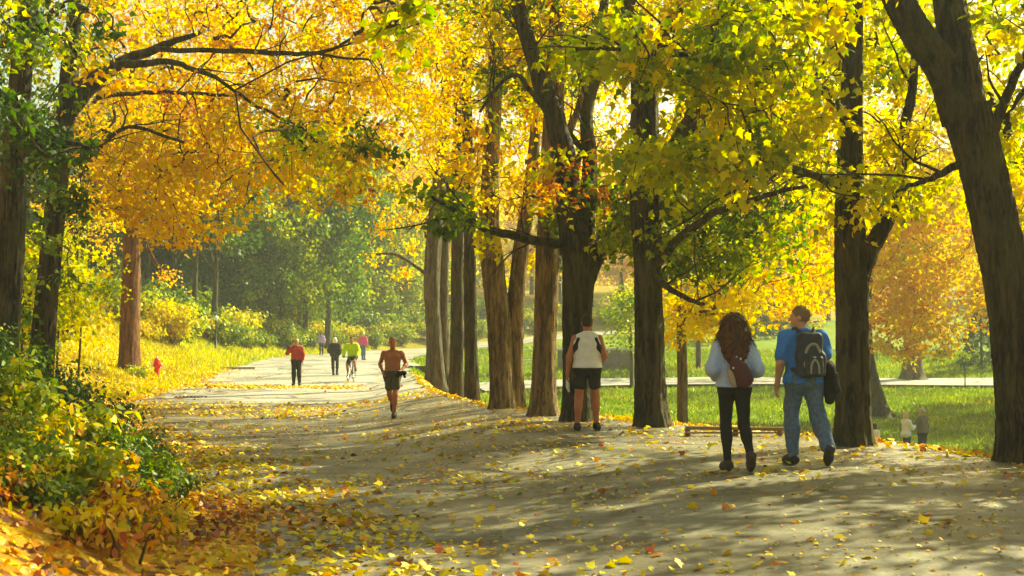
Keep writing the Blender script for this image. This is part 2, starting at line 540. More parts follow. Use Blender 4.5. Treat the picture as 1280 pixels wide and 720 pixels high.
    L(mu4.outputs[0], mul.inputs[1]); L(r2.outputs[0], mul.inputs[2])
    L(n3.outputs['Color'], sc.inputs[0]); L(sc.outputs[0], wv.inputs[0]); L(tc.outputs['Object'], wv.inputs[1])
    L(wv.outputs[0], vo.inputs['Vector']); L(vo.outputs['Distance'], cr.inputs[0])
    L(n1.outputs['Fac'], gate.inputs[0]); L(gate.outputs[0], gm.inputs[0]); L(cr.outputs[0], gm.inputs[1])
    L(gm.outputs[0], ck.inputs[0]); L(mul.outputs[0], ck.inputs[1])
    L(ck.outputs[0], b.inputs['Base Color'])
    L(n3.outputs['Fac'], rr.inputs[0]); L(rr.outputs[0], b.inputs['Roughness'])
    L(n2.outputs['Fac'], bp.inputs['Height']); L(bp.outputs[0], b.inputs['Normal'])
    L(b.outputs[0], out.inputs[0])
    return m

def ribbon(name, pts, mat, nl=15, lift=0.0, zfun=None, wav=0.12, step=0.5):
    d = pts
    seg = np.hypot(np.diff(d[:, 0]), np.diff(d[:, 1]))
    s = np.concatenate([[0], np.cumsum(seg)])
    S = np.arange(0, s[-1], step)
    cx, cy, hw = np.interp(S, s, d[:, 0]), np.interp(S, s, d[:, 1]), np.interp(S, s, d[:, 2])
    tx, ty = np.gradient(cx), np.gradient(cy)
    ln = np.hypot(tx, ty); tx /= ln; ty /= ln
    t = np.linspace(-1, 1, nl)
    wL = hw + wav * (np.sin(S * 0.9) + np.sin(S * 2.3 + 1) * 0.6 + 0.4 * np.sin(S * 5.1))
    X = cx[:, None] + ty[:, None] * t[None] * wL[:, None]
    Y = cy[:, None] - tx[:, None] * t[None] * wL[:, None]
    Z = zfun(X, Y, S) + lift
    i = np.arange(len(S) * nl).reshape(len(S), nl)
    q = np.stack([i[:-1, :-1], i[:-1, 1:], i[1:, 1:], i[1:, :-1]], -1).reshape(-1, 4)
    return link(name, quad_mesh(name, np.stack([X, Y, Z], -1).reshape(-1, 3), q, mat, True))

M_ROAD = asphalt_material("worn_asphalt", (0.11, 0.097, 0.07), (0.185, 0.167, 0.127), (0.255, 0.232, 0.185), 0.5, ((0.33, 0.31, 0.28), (0.46, 0.43, 0.39)))  # last pair: sunlit tone painted onto the far stretch
M_LOWER = asphalt_material("pale_asphalt", (0.26, 0.24, 0.22), (0.36, 0.34, 0.31), (0.44, 0.41, 0.37))
def road_z(X, Y, S):
    u, hw, cyy = poly_dist(X, Y, RD)
    return np.interp(cyy, RZ_Y, RZ_Z) + road_rise(u / hw, Y)
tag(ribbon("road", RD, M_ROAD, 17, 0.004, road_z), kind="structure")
def lower_z(X, Y, S):
    m = X.shape[1] // 2
    zc = height(X, Y)
    return np.maximum(zc, zc[:, m:m + 1] - 0.02) + 0.02
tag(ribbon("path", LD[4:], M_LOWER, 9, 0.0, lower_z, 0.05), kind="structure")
# ------------------------------------------------------------------ leaves
def _poly(pts, cup=0.22):
    a = np.array(pts, dtype=float)
    r2 = a[:, 0] ** 2 + a[:, 1] ** 2
    return np.column_stack([a, -cup * r2 * 2.0])
# unit leaves lie in the xy plane, stem at the origin, tip at +y
T_MAPLE = _poly([(0, 0), (0.30, 0.06), (0.26, 0.20), (0.52, 0.42), (0.27, 0.50), (0.16, 0.72), (0, 1.0), (-0.16, 0.72), (-0.27, 0.50), (-0.52, 0.42), (-0.26, 0.20), (-0.30, 0.06)])
T_MID = _poly([(0, 0), (0.44, 0.22), (0.30, 0.45), (0.2, 0.62), (0, 1.0), (-0.26, 0.55), (-0.5, 0.30)])
T_FAR = _poly([(0, 0), (0.42, 0.45), (0, 1.0), (-0.42, 0.45)])
T_OVAL = _poly([(0, 0), (0.22, 0.2), (0.28, 0.45), (0.17, 0.78), (0, 1.0), (-0.17, 0.78), (-0.28, 0.45), (-0.22, 0.2)])

def norm_rows(a):
    return a / np.maximum(np.linalg.norm(a, axis=1, keepdims=True), 1e-9)

def leaf_mesh(name, pos, nor, tip, size, hue, templ, mat):
    """one leaf per row: position of the stem, face normal, tip direction, size, hue"""
    nor = norm_rows(nor)
    tip = norm_rows(tip - nor * np.sum(tip * nor, axis=1, keepdims=True))
    sx = np.cross(tip, nor)
    k = len(templ)
    V = (pos[:, None, :] + size[:, None, None] * (templ[None, :, 0, None] * sx[:, None, :] + templ[None, :, 1, None] * tip[:, None, :] + templ[None, :, 2, None] * nor[:, None, :]))
    n = len(pos)
    return new_mesh(name, V.reshape(-1, 3), np.arange(n * k), np.arange(n) * k, np.full(n, k), mat, False, {'hue': ('FACE', np.clip(hue, 0, 1))})

def sprays_to_leaves(C, D, Rr, cnt, hue, lsize, rng, flat=0.2, hsd=0.05, odd=0.06):
    """C centres, D outward directions, Rr radii -> flattened layers of leaves"""
    n = len(C)
    rep = np.repeat(np.arange(n), cnt)
    m = len(rep)
    D = norm_rows(D * np.array([1, 1, 0.45]) + rng.normal(0, 0.12, D.shape))
    up = np.tile(np.array([[0, 0, 1.0]]), (n, 1)) + rng.normal(0, 0.22, (n, 3))
    S = norm_rows(np.cross(D, up)); U = np.cross(S, D)
    rad = np.sqrt(rng.uniform(0, 1, m)); th = rng.uniform(0, 2 * np.pi, m)
    lob = 0.72 + 0.28 * np.sin(th * 5 + rep * 1.7)
    a = rad * np.cos(th) * lob; b = rad * np.sin(th) * lob * 0.85
    g = rng.normal(0, flat, m) - 0.22 * (a * a + b * b)
    pos = C[rep] + Rr[rep, None] * (a[:, None] * D[rep] + b[:, None] * S[rep] + g[:, None] * U[rep])
    nor = U[rep] * 0.75 + rng.normal(0, 0.62, (m, 3))
    tip = (a[:, None] * D[rep] + b[:, None] * S[rep]) + rng.normal(0, 0.5, (m, 3)) + np.array([0, 0, -0.55])
    size = (lsize * rng.uniform(0.75, 1.25, n))[rep] * rng.uniform(0.6, 1.2, m)
    hu = hue[rep] + rng.normal(0, hsd, m) + np.where(rng.random(m) < odd, rng.uniform(-0.25, 0.2, m), 0)
    return pos, nor, tip, size, hu

# ------------------------------------------------------------------ trunks and limbs
def catmull(pts, n=6):
    """pts: list of (Vector, radius) -> finer list"""
    a = np.array([[*p, r] for p, r in pts])
    return densify(a, n)

def tube_arrays(a, sides, rng, rough=0.06, flare=0.0, ridges=5):
    """a: rows (x,y,z,r) -> verts, quads"""
    m = len(a)
    big = sides >= 12
    if big:
        sides = sides * 3
        n2 = m * 3
        tt = np.linspace(0, m - 1, n2)
        a = np.stack([np.interp(tt, np.arange(m), a[:, j]) for j in range(4)], 1); m = n2
    pts = a[:, :3]; rad = a[:, 3]
    tan = np.gradient(pts, axis=0); tan = norm_rows(tan)
    ref = np.array([1.0, 0, 0]) if abs(tan[0, 0]) < 0.8 else np.array([0, 1.0, 0])
    V = np.zeros((m, sides, 3)); th = np.linspace(0, 2 * np.pi, sides, endpoint=False)
    ph = rng.uniform(0, 6.28, 4)
    s = np.concatenate([[0], np.cumsum(np.linalg.norm(np.diff(pts, axis=0), axis=1))])
    for i in range(m):
        t = tan[i]
        A = ref - t * ref.dot(t); A /= np.linalg.norm(A); B = np.cross(t, A); ref = A
        r = rad[i] * (1 + rough * (np.sin(2 * th + ph[0] + s[i] * 0.6) + 0.6 * np.sin(ridges * th + ph[1] + s[i] * 0.35) + 0.5 * np.sin(3 * th + ph[2] - s[i] * 1.7)))
        if big:
            rg_ = np.abs(np.sin(7 * th + 0.8 * np.sin(s[i] * 2.1 + ph[0]) + 1.1 * np.sin(3 * th + s[i] * 0.9))) + 0.7 * np.abs(np.sin(11 * th - 0.9 * np.sin(s[i] * 3.3 + ph[1]) + ph[2]))
            r = r + 0.019 * (rg_ - 1.1) * min(1.0, rad[i] / 0.2) + 0.0035 * rng.normal(0, 1, sides)
        if flare > 0:
            h = max(s[i], 0)
            r = r * (1 + 2.6 * flare * np.exp(-h / 0.16) * (0.55 + 0.45 * np.sin(4 * th + ph[3]) + 0.3 * np.sin(7 * th + ph[1])) + 0.6 * flare * np.exp(-h / 0.5))
        V[i] = pts[i] + r[:, None] * (np.cos(th)[:, None] * A + np.sin(th)[:, None] * B)
    i = np.arange(m * sides).reshape(m, sides)
    q = np.stack([i[:-1], np.roll(i[:-1], -1, 1), np.roll(i[1:], -1, 1), i[1:]], -1).reshape(-1, 4)
    return V.reshape(-1, 3), q

class Tree:
    def __init__(self, label, cat="tree", name="maple_tree", bark=None, seed=0, group=None):
        self.label, self.cat, self.name, self.group = label, cat, name, group
        self.bark = bark or M_BARK_DARK
        self.rng = np.random.default_rng(seed + 100)
        self.V, self.Q, self.n = [], [], 0
        self.nodes = []          # (x,y,z,depth rank)
        self.leaf = []           # lists of leaf arrays per template
        self.spr = []
        self.base = None
    def _add(self, V, q):
        self.V.append(V); self.Q.append(q + self.n); self.n += len(V)
    def limb(self, rows, sides=14, flare=0.0, rough=0.05, sub=6):
        """rows: (px, py, width_px, Y) in the photograph's pixels at ground distance Y, or (Vector, radius)"""
        pts = []
        for r in rows:
            if len(r) == 4:
                pts.append((P(r[0], r[1], r[3]), SZ(r[2], r[3]) * 0.5))
            else:
                pts.append((Vector(r[0]), r[1]))
        if self.base is None:
            b = pts[0][0]
            gz = H(b.x, b.y)
            self.base = Vector((b.x, b.y, gz))
            pts[0] = (Vector((b.x, b.y, gz - 0.12)), pts[0][1])
        pts = [(p_, r_ * 0.95) for p_, r_ in pts]
        a = catmull(pts, sub)
        thin = sides <= 12 and self.base.y < 30 and len(self.V) > 0
        if thin:
            w_ = np.cumsum(self.rng.normal(0, 0.012, (len(a), 3)), 0); w_ -= np.linspace(0, 1, len(a))[:, None] * w_[-1]
            a[:, :3] += w_
        V, q = tube_arrays(a, sides, self.rng, rough, flare)
        self._add(V, q)
        if thin:
            rg = self.rng
            seg = np.concatenate([[0], np.cumsum(np.linalg.norm(np.diff(a[:, :3], axis=0), axis=1))])
            for k in range(int(seg[-1] * 1.7)):
                i = int(np.searchsorted(seg, rg.uniform(0.15, 1.0) * seg[-1])); i = min(max(i, 1), len(a) - 1)
                tg = a[i, :3] - a[i - 1, :3]; tg /= np.linalg.norm(tg) + 1e-9
                self._sprig(a[i, :3], tg, min(a[i, 3] * 0.55, 0.022), rg.uniform(0.5, 1.7), 2)
        for row in a[::1]:
            self.nodes.append((*row[:3], 0.0))
        return a
    def _sprig(self, p, tg, r, L, depth):
        rg = self.rng
        d = tg * 0.7 + rg.normal(0, 0.55, 3) + np.array([0, 0, 0.1]); d /= np.linalg.norm(d)
        pts = [np.array(p)]
        for k in range(6):
            d = d + rg.normal(0, 0.16, 3) - np.array([0, 0, 0.03]); d /= np.linalg.norm(d)
            pts.append(pts[-1] + d * L / 6)
        a = np.column_stack([np.array(pts), np.linspace(r, max(0.003, r * 0.3), 7)])
        V, q = tube_arrays(a, 5, rg, 0.0)
        self._add(V, q)
        if depth > 0:
            for k in range(2 if depth > 1 else 3):
                i = int(rg.integers(2, 6))
                self._sprig(pts[i], d, max(0.003, a[i, 3] * 0.7), L * rg.uniform(0.35, 0.6), depth - 1)
        for q_ in pts[2:]:
            self.nodes.append((*q_, 0.0))
    def blob(self, box, Y, n, hue, sd=0.06, r=0.8, cnt=75, ls=0.12, flat=0.2, templ='mid'):
        """sprays of leaves filling an ellipsoid that spans the pixel box at distances Y"""
        rng = self.rng
        x0, y0, x1, y1 = box
        Ym = (Y[0] + Y[1]) / 2
        d = rng.normal(0, 1, (n, 3)); d = norm_rows(d)
        d *= rng.uniform(0.02, 1, (n, 1)) ** (1 / 2.4)
        for i in range(n):
            c = P((x0 + x1) / 2 + d[i, 0] * (x1 - x0) / 2, (y0 + y1) / 2 - d[i, 2] * (y1 - y0) / 2, Ym)
            c.y = Ym + d[i, 1] * (Y[1] - Y[0]) / 2
            self.spr.append((*c, r * rng.uniform(0.7, 1.25), int(cnt * rng.uniform(0.7, 1.2)), hue + rng.normal(0, sd), ls, flat, templ))
        return self
    def ell(self, c, rad, n, hue, sd=0.06, r=1.2, cnt=50, ls=0.2, flat=0.25, templ='far'):
        rng = self.rng
        d = norm_rows(rng.normal(0, 1, (n, 3))) * rng.uniform(0.05, 1, (n, 1)) ** (1 / 2.4)
        for i in range(n):
            self.spr.append((c[0] + d[i, 0] * rad[0], c[1] + d[i, 1] * rad[1], c[2] + d[i, 2] * rad[2], r * rng.uniform(0.7, 1.25), int(cnt * rng.uniform(0.7, 1.2)), hue + rng.normal(0, sd), ls, flat, templ))
        return self
    def finish(self, twig_sides=5, twig_max=6.0, loc=None, mat=None):
        rng = self.rng
        base = self.base if loc is None else Vector(loc)
        root = thing(self.name, self.label, self.cat, base, 0, self.group)
        S = np.array([s[:7] for s in self.spr], dtype=float) if self.spr else np.zeros((0, 7))
        nodes = np.array(self.nodes)
        # keep limb nodes off the lowest part of the trunk
        nodes = nodes[nodes[:, 2] > base.z + 1.6] if (nodes[:, 2] > base.z + 1.6).sum() > 3 else nodes
        dirs = np.zeros((len(S), 3))
        if len(S):
            dist = np.array([np.min(np.linalg.norm(nodes[:, :3] - s[:3], axis=1)) for s in S])
            order = np.argsort(dist)
            NP = [nodes[:, :3]]; NW = [np.zeros(len(nodes))]; NO = [np.full(len(nodes), -1)]
            parent = {}; cntd = np.ones(len(S))
            paths = {}
            P_all, W_all, O_all = NP[0], NW[0], NO[0]
            for o in order:
                c = S[o, :3]
                dd = np.linalg.norm(P_all - c, axis=1) + 0.25 * W_all
                j = int(np.argmin(dd))
                a = P_all[j]
                parent[o] = O_all[j]
                v = c - a; L = np.linalg.norm(v) + 1e-6
                side = rng.normal(0, 0.10 * L, 3)
                mid = a + v * 0.5 + side + np.array([0, 0, 0.10 * L])
                tipp = c + v / L * S[o, 3] * 0.6 + np.array([0, 0, -0.1 * S[o, 3]])
                tt = np.linspace(0, 1, 6)[:, None]
                path = np.vstack([(1 - tt) ** 2 * a + 2 * tt * (1 - tt) * mid + tt ** 2 * c, tipp])
                path[1:-1] += rng.normal(0, 0.04 * L, path[1:-1].shape)
                paths[o] = path
                dirs[o] = v / L
                P_all = np.vstack([P_all, path[2:-1]]); W_all = np.concatenate([W_all, np.full(4, 1.0)]); O_all = np.concatenate([O_all, np.full(4, o)])
            for o in order[::-1]:
                p = parent[o]
                if p >= 0:
                    cntd[p] += cntd[o]
            for o in order:
                r0 = 0.007 * math.sqrt(cntd[o]) + 0.004
                path = paths[o]
                rad = np.linspace(r0, 0.0045, len(path))
                pr = np.column_stack([path, rad])
                V, q = tube_arrays(densify(pr, 3) if base.y < 60 else pr, twig_sides, rng, 0.0)
                self._add(V, q)
        V = np.vstack(self.V) - np.array(base)
        link("trunk", quad_mesh("trunk", V, np.vstack(self.Q), self.bark, True), root)
        if len(S):
            T = {'maple': T_MAPLE, 'mid': T_MID, 'far': T_FAR}
            tn = np.array([s[8] for s in self.spr]); fl = np.array([s[7] for s in self.spr])
            arr = {}
            for t in T:
                k = np.where(tn == t)[0]
                if len(k):
                    arr[t] = sprays_to_leaves(S[k, :3], dirs[k], S[k, 3], S[k, 4].astype(int), S[k, 5], S[k, 6], rng, float(fl[k].mean()), *((0.025, 0.0) if t == 'far' else (0.05, 0.06)))
            # one crown mesh: all templates together
            vs, lp, st, tt_, hu = [], [], [], [], []
            nv = 0; nl = 0
            for t, (pos, nor, tip, size, h) in arr.items():
                nor = norm_rows(nor)
                tip = norm_rows(tip - nor * np.sum(tip * nor, axis=1, keepdims=True))
                sx = np.cross(tip, nor); k = len(T[t])
                Vv = (pos[:, None, :] + size[:, None, None] * (T[t][None, :, 0, None] * sx[:, None, :] + T[t][None, :, 1, None] * tip[:, None, :] + T[t][None, :, 2, None] * nor[:, None, :])).reshape(-1, 3)
                n = len(pos)
                vs.append(Vv); lp.append(np.arange(n * k) + nv); st.append(np.arange(n) * k + nl); tt_.append(np.full(n, k)); hu.append(h)
                nv += n * k; nl += n * k
            me = new_mesh("crown", np.vstack(vs) - np.array(base), np.concatenate(lp), np.concatenate(st), np.concatenate(tt_), mat or M_LEAF, False, {'hue': ('FACE', np.clip(np.concatenate(hu), 0, 1))})
            link("crown", me, root)
        return root

def with_Y(rows, Y):
    return [(*r, Y) if len(r) == 3 else r for r in rows]

ROW = "maples along the right edge of the path"
# --- the leaning forked trunk at the right
t = Tree("massive dark maple at the far right, trunk leaning left and forking high up", seed=1, group=ROW)
t.limb(with_Y([(1276, 590, 62), (1273, 520, 55), (1266, 430, 55), (1258, 350, 57), (1242, 270, 57), (1224, 195, 56), (1206, 135, 60)], 14.6), 22, 0.12, 0.03)
t.limb([(1203, 150, 58, 14.6), (1180, 90, 46, 14.6), (1148, 45, 42, 14.5), (1120, -5, 38, 14.4), (1085, -80, 30, 14.2), (1040, -190, 20, 13.9)], 16)
t.limb([(1212, 150, 50, 14.6), (1200, 80, 48, 14.7), (1190, 20, 44, 14.8), (1180, -60, 36, 15), (1190, -170, 24, 15.4)], 16)
t.limb([(1196, 207, 11, 14.5), (1172, 219, 9, 14.2), (1145, 233, 7, 13.9), (1120, 240, 4, 13.6)], 8)
t.limb([(1240, 165, 14, 14.6), (1262, 110, 12, 14.3), (1285, 60, 9, 14.0), (1320, 20, 6, 13.6)], 8)
t.blob((1215, -70, 1360, 190), (11.5, 18.5), 40, 0.485, 0.04, 0.55, 62, 0.115, templ='maple')
t.blob((1215, 120, 1330, 330), (15.5, 20), 22, 0.55, 0.05, 0.6, 60, 0.12, templ='maple')
t.ell((6.2, 14.5, 8.4), (5.5, 4.5, 2.2), 20, 0.5, r=1.2, cnt=42, ls=0.24)  # sprays above the frame, added to shade the near path
t.finish()
# --- trunk behind the man in blue
t = Tree("straight dark maple behind the man in blue, slender limb forking off right", seed=2, group=ROW)
t.limb(with_Y([(1066, 562, 50), (1066, 500, 42), (1065, 400, 40), (1064, 330, 42), (1062, 270, 36), (1063, 200, 32), (1065, 100, 27), (1068, 0, 23), (1072, -90, 18), (1075, -220, 10)], 16.7), 20, 0.14, 0.03)
t.limb(with_Y([(1074, 350, 28), (1090, 312, 24), (1108, 278, 21), (1121, 245, 19), (1128, 200, 16), (1131, 150, 14), (1145, 90, 11), (1150, 20, 8)], 16.7), 12)
t.limb([(1066, 150, 16, 16.7), (1030, 110, 13, 15.6), (980, 85, 11, 14.4), (900, 72, 8, 13.2), (800, 66, 6, 12.4), (720, 62, 4, 11.9)], 8)
t.limb([(1064, 240, 12, 16.7), (1010, 215, 10, 15.4), (930, 196, 8, 14.2), (850, 186, 5, 13.2)], 8)
t.blob((1010, -70, 1150, 140), (15.5, 21), 46, 0.49, 0.05, 0.6, 66, 0.115, templ='maple')
t.blob((880, -60, 1060, 110), (11, 17), 50, 0.49, 0.05, 0.55, 66, 0.115, templ='maple')
t.blob((690, 40, 1010, 100), (11, 14.5), 34, 0.44, 0.05, 0.5, 62, 0.115, templ='maple')
t.blob((760, 165, 1000, 225), (12, 15), 24, 0.46, 0.04, 0.5, 62, 0.115, templ='maple')
t.blob((990, 150, 1150, 300), (14.5, 19.5), 32, 0.50, 0.05, 0.5, 55, 0.115, templ='maple')
t.blob((880, 110, 1020, 210), (13, 17), 22, 0.54, 0.04, 0.5, 60, 0.115, templ='maple')
t.ell((4.2, 16.5, 8.6), (5.0, 4.0, 2.0), 16, 0.5, r=1.2, cnt=42, ls=0.24)  # added above the frame as shade for the path
t.finish()
# --- thick dark trunk in the middle
t = Tree("thick nearly black maple between the man in the vest and the curly-haired woman", seed=3, group=ROW)
t.limb(with_Y([(816, 540, 46), (813, 490, 39), (811, 400, 37), (809, 330, 36), (807, 260, 42), (806, 200, 40), (806, 120, 36), (805, 78, 38)], 20.3), 20, 0.14, 0.035)
t.limb([(800, 95, 28, 20.3), (790, 40, 25, 20.3), (780, -10, 21, 20.2), (768, -80, 15, 20)], 12)
t.limb([(815, 95, 28, 20.3), (838, 45, 25, 20.3), (856, 0, 22, 20.4), (880, -80, 16, 20.6)], 12)
t.limb([(808, 235, 30, 20.3), (838, 196, 28, 20), (868, 150, 27, 19.6), (895, 105, 24, 19.2), (925, 55, 21, 18.8), (965, 0, 17, 18.4), (1010, -70, 11, 18)], 12)
t.limb([(812, 340, 13, 20.3), (850, 300, 12, 19.6), (905, 262, 10, 18.8), (980, 240, 7, 18), (1020, 236, 4, 17.6)], 8)
t.limb([(806, 330, 9, 20.3), (840, 360, 8, 19.6), (880, 380, 5, 19)], 8)
t.blob((740, -70, 980, 90), (18, 26), 70, 0.56, 0.06, 0.75, 70, 0.12)
t.blob((765, 215, 1020, 345), (19, 24), 80, 0.35, 0.09, 0.7, 70, 0.12)  # dark hue puts the shade of the lower crown into the leaf colour
t.blob((770, 150, 900, 270), (18, 24), 30, 0.4, 0.08, 0.7, 66, 0.12)
t.blob((820, 100, 1030, 250), (18, 26), 60, 0.6, 0.05, 0.75, 70, 0.12)
t.ell((3.0, 20, 10.2), (5, 4.2, 2.2), 16, 0.5, r=1.2, cnt=42, ls=0.24)  # upper canopy added out of view to keep the path in shade
t.finish()
# --- trunk behind the man in the vest
t = Tree("dark maple right behind the man in the vest, dividing into crooked limbs above him", seed=4, group=ROW)
t.limb(with_Y([(724, 532, 48), (723, 480, 41), (722, 400, 38), (724, 340, 42), (724, 295, 46)], 22), 20, 0.11, 0.04)
t.limb(with_Y([(716, 320, 34), (712, 250, 32), (704, 200, 29), (694, 150, 25), (680, 105, 22), (664, 60, 20), (648, 10, 17), (636, -60, 12)], 22), 12)
t.limb([(732, 320, 28, 22), (737, 250, 23, 22.2), (738, 200, 20, 22.4), (732, 150, 17, 22.5), (744, 95, 14, 22.6), (752, 30, 12, 22.8), (756, -60, 8, 23)], 12)
t.limb([(736, 350, 20, 22), (752, 312, 17, 22.3), (772, 270, 14, 22.6), (782, 220, 10, 22.8), (790, 180, 7, 23)], 10)
t.limb([(712, 305, 13, 22), (680, 302, 13, 21.6), (640, 294, 12, 21.2), (600, 281, 10, 20.8), (572, 262, 7, 20.5), (540, 246, 4, 20.2)], 10)
t.limb([(708, 215, 10, 22), (726, 190, 9, 22.3), (706, 160, 8, 22.4), (700, 130, 6, 22.5)], 8)
t.limb([(694, 150, 9, 22), (668, 120, 7, 21.8), (640, 92, 6, 21.6), (600, 140, 4, 21.4)], 8)
t.blob((640, -70, 800, 90), (19.5, 28), 60, 0.46, 0.13, 0.75, 70, 0.12)
t.blob((650, 190, 770, 270), (20, 25), 14, 0.84, 0.07, 0.6, 60, 0.12)
t.blob((690, 230, 800, 340), (20, 26), 18, 0.36, 0.08, 0.6, 60, 0.12)
t.blob((510, 225, 600, 290), (19.5, 21.5), 7, 0.33, 0.06, 0.5, 60, 0.12)
t.blob((560, 150, 720, 300), (20, 26), 14, 0.6, 0.08, 0.6, 55, 0.12)
t.ell((-0.3, 24, 10.6), (3.2, 3.0, 1.7), 26, 0.5, r=1.2, cnt=46, ls=0.24)  # sprays added above the frame to shade the trunk at the far left
t.ell((1.2, 22, 10.4), (4.0, 4.2, 1.8), 10, 0.5, r=1.2, cnt=40, ls=0.24)  # more out-of-view sprays added for shade on the path
t.finish()
# --- next trunks back along the row
t = Tree("brown maple with a swollen foot", bark=M_BARK_BROWN, seed=5, group=ROW)
t.label = "stout brown maple just left of the man in the white vest"
t.limb(with_Y([(680, 522, 38), (680, 480, 32), (682, 400, 30), (684, 320, 32), (688, 250, 29), (692, 150, 26), (695, 40, 20), (700, -60, 12)], 23.8), 18, 0.17, 0.04)
t.limb(with_Y([(690, 200, 14), (715, 150, 11), (730, 100, 8), (742, 40, 6)], 23.8), 8)
t.blob((600, -60, 720, 140), (21, 28), 46, 0.55, 0.14, 0.75, 66, 0.12)
t.finish()
t = Tree("light brown maple of two stems grown together beside the leaf-strewn bend", bark=M_BARK_BROWN, seed=6, group=ROW)
t.limb(with_Y([(629, 512, 36), (627, 460, 31), (623, 400, 29), (616, 340, 29), (611, 280, 26), (614, 200, 22), (618, 100, 20), (622, 0, 17), (624, -80, 10)], 27), 18, 0.11, 0.05)
t.limb(with_Y([(643, 512, 28), (642, 450, 25), (645, 370, 22), (652, 310, 21), (662, 240, 17), (671, 140, 13), (678, 40, 9)], 27.2), 14, 0.11, 0.05)
t.limb(with_Y([(616, 170, 8), (590, 190, 6), (565, 190, 4)], 27), 6)
t.blob((540, -60, 700, 130), (23, 32), 60, 0.58, 0.12, 0.8, 66, 0.12)
t.blob((640, 300, 700, 350), (27, 30), 6, 0.6, 0.05, 0.6, 40, 0.12)
t.blob((560, 110, 700, 270), (25, 33), 22, 0.66, 0.06, 0.75, 55, 0.12)
t.blob((640, -30, 800, 260), (29, 36), 60, 0.62, 0.09, 0.85, 60, 0.125)
t.finish()
t = Tree("slim straight maple, right one of the pair left of the twin-stemmed brown maple", bark=M_BARK_DARK, seed=7, group=ROW)
t.limb(with_Y([(591, 493, 24), (589, 450, 18), (588, 380, 17), (587, 290, 15), (585, 200, 14), (583, 100, 12), (580, 0, 9)], 33), 14, 0.17, 0.04)
t.blob((520, -20, 660, 190), (29, 38), 60, 0.66, 0.06, 0.85, 66, 0.125)
t.finish()
t = Tree("slim straight maple, left one of the pair left of the twin-stemmed brown maple", bark=M_BARK_DARK, seed=8, group=ROW)
t.limb(with_Y([(570, 483, 22), (571, 440, 17), (572, 300, 15), (572, 180, 13), (572, 60, 9)], 38), 14, 0.17, 0.04)
t.blob((490, 20, 630, 240), (34, 44), 60, 0.64, 0.06, 0.9, 64, 0.13)
t.blob((600, -40, 760, 250), (36, 45), 60, 0.64, 0.06, 0.95, 60, 0.14)
t.finish()
t = Tree("grey-green maple with two stems, farthest of the row where the path turns", bark=M_BARK_GREY, seed=9, group=ROW)
t.limb(with_Y([(545, 469, 31), (543, 430, 22), (540, 350, 22), (544, 280, 20), (552, 200, 16), (560, 100, 12)], 44), 14, 0.17, 0.05)
t.limb(with_Y([(552, 467, 26), (553, 400, 17), (555, 320, 14), (561, 250, 12), (572, 170, 8)], 44.3), 12, 0.11, 0.05)
t.limb(with_Y([(541, 350, 5), (500, 320, 4), (470, 318, 3)], 44), 6)
t.blob((430, 20, 600, 290), (40, 52), 80, 0.66, 0.05, 1.0, 60, 0.14)
t.blob((470, 255, 545, 360), (42, 50), 8, 0.62, 0.05, 0.9, 45, 0.14)
t.finish()

LEFTG = "trees on the left bank"
t = Tree("broad black trunk at the far left edge, dark green leaves round it", seed=11, group=LEFTG)
t.limb(with_Y([(-4, 480, 44), (5, 400, 37), (14, 300, 34), (20, 180, 31), (29, 60, 28), (42, -80, 26)], 18), 18, 0.11, 0.04)
t.limb([(22, 200, 12, 18), (60, 180, 9, 17.4), (110, 185, 6, 16.8)], 8)
t.blob((-30, 90, 80, 230), (15, 18), 15, 0.18, 0.08, 0.6, 64, 0.12)
t.blob((-30, -60, 100, 110), (15, 21), 34, 0.36, 0.18, 0.65, 58, 0.12)
t.blob((-60, -40, 75, 260), (19.5, 27), 46, 0.24, 0.1, 0.8, 66, 0.13)
t.blob((0, 240, 70, 420), (19, 24), 10, 0.3, 0.08, 0.6, 50, 0.12)
t.finish()
t = Tree("dark leaning maple on the left bank throwing long arching limbs over the path", seed=12, group=LEFTG)
t.limb(with_Y([(47, 470, 36), (55, 400, 29), (65, 300, 27), (76, 200, 25), (85, 110, 24), (92, 40, 20), (98, -60, 14)], 25), 18, 0.14, 0.04)
t.limb([(86, 140, 20, 25), (112, 108, 16, 25), (145, 84, 13, 25), (180, 77, 10, 25), (215, 78, 8, 25), (255, 92, 6.5, 25), (290, 110, 5, 25), (330, 135, 4, 25), (360, 150, 3, 25)], 10)
t.limb([(88, 120, 20, 25), (125, 92, 17, 25.3), (170, 68, 14, 25.6), (215, 52, 10, 25.8), (250, 40, 6, 26)], 10)
t.limb([(120, 122, 8, 25), (160, 119, 6, 25.4), (205, 117, 6, 25.8), (260, 120, 5, 26), (310, 122, 4, 26)], 8)
t.limb([(195, 62, 8, 25.6), (260, 64, 7, 25.2), (320, 64, 7, 25), (380, 66, 6, 24.8), (415, 60, 5, 24.6), (437, 49, 4, 24.5)], 8)
t.limb([(380, 66, 4, 24.8), (420, 72, 4, 24.5), (465, 76, 3, 24.3)], 6)
t.limb([(78, 200, 9, 25), (110, 195, 7, 24.6), (160, 160, 5, 24), (230, 178, 4, 24)], 8)
t.blob((70, -60, 340, 130), (24.4, 32), 100, 0.645, 0.07, 0.8, 72, 0.12)
t.blob((300, -60, 570, 110), (24, 32), 100, 0.64, 0.08, 0.8, 72, 0.12)
t.blob((200, 90, 520, 230), (24, 32), 100, 0.655, 0.07, 0.8, 72, 0.12)
t.blob((300, 180, 520, 250), (20, 27), 22, 0.6, 0.12, 0.7, 66, 0.12)
t.blob((90, 160, 320, 300), (23.5, 31), 70, 0.66, 0.05, 0.75, 70, 0.12)
t.blob((330, 130, 500, 220), (20, 24), 10, 0.34, 0.05, 0.5, 55, 0.12)
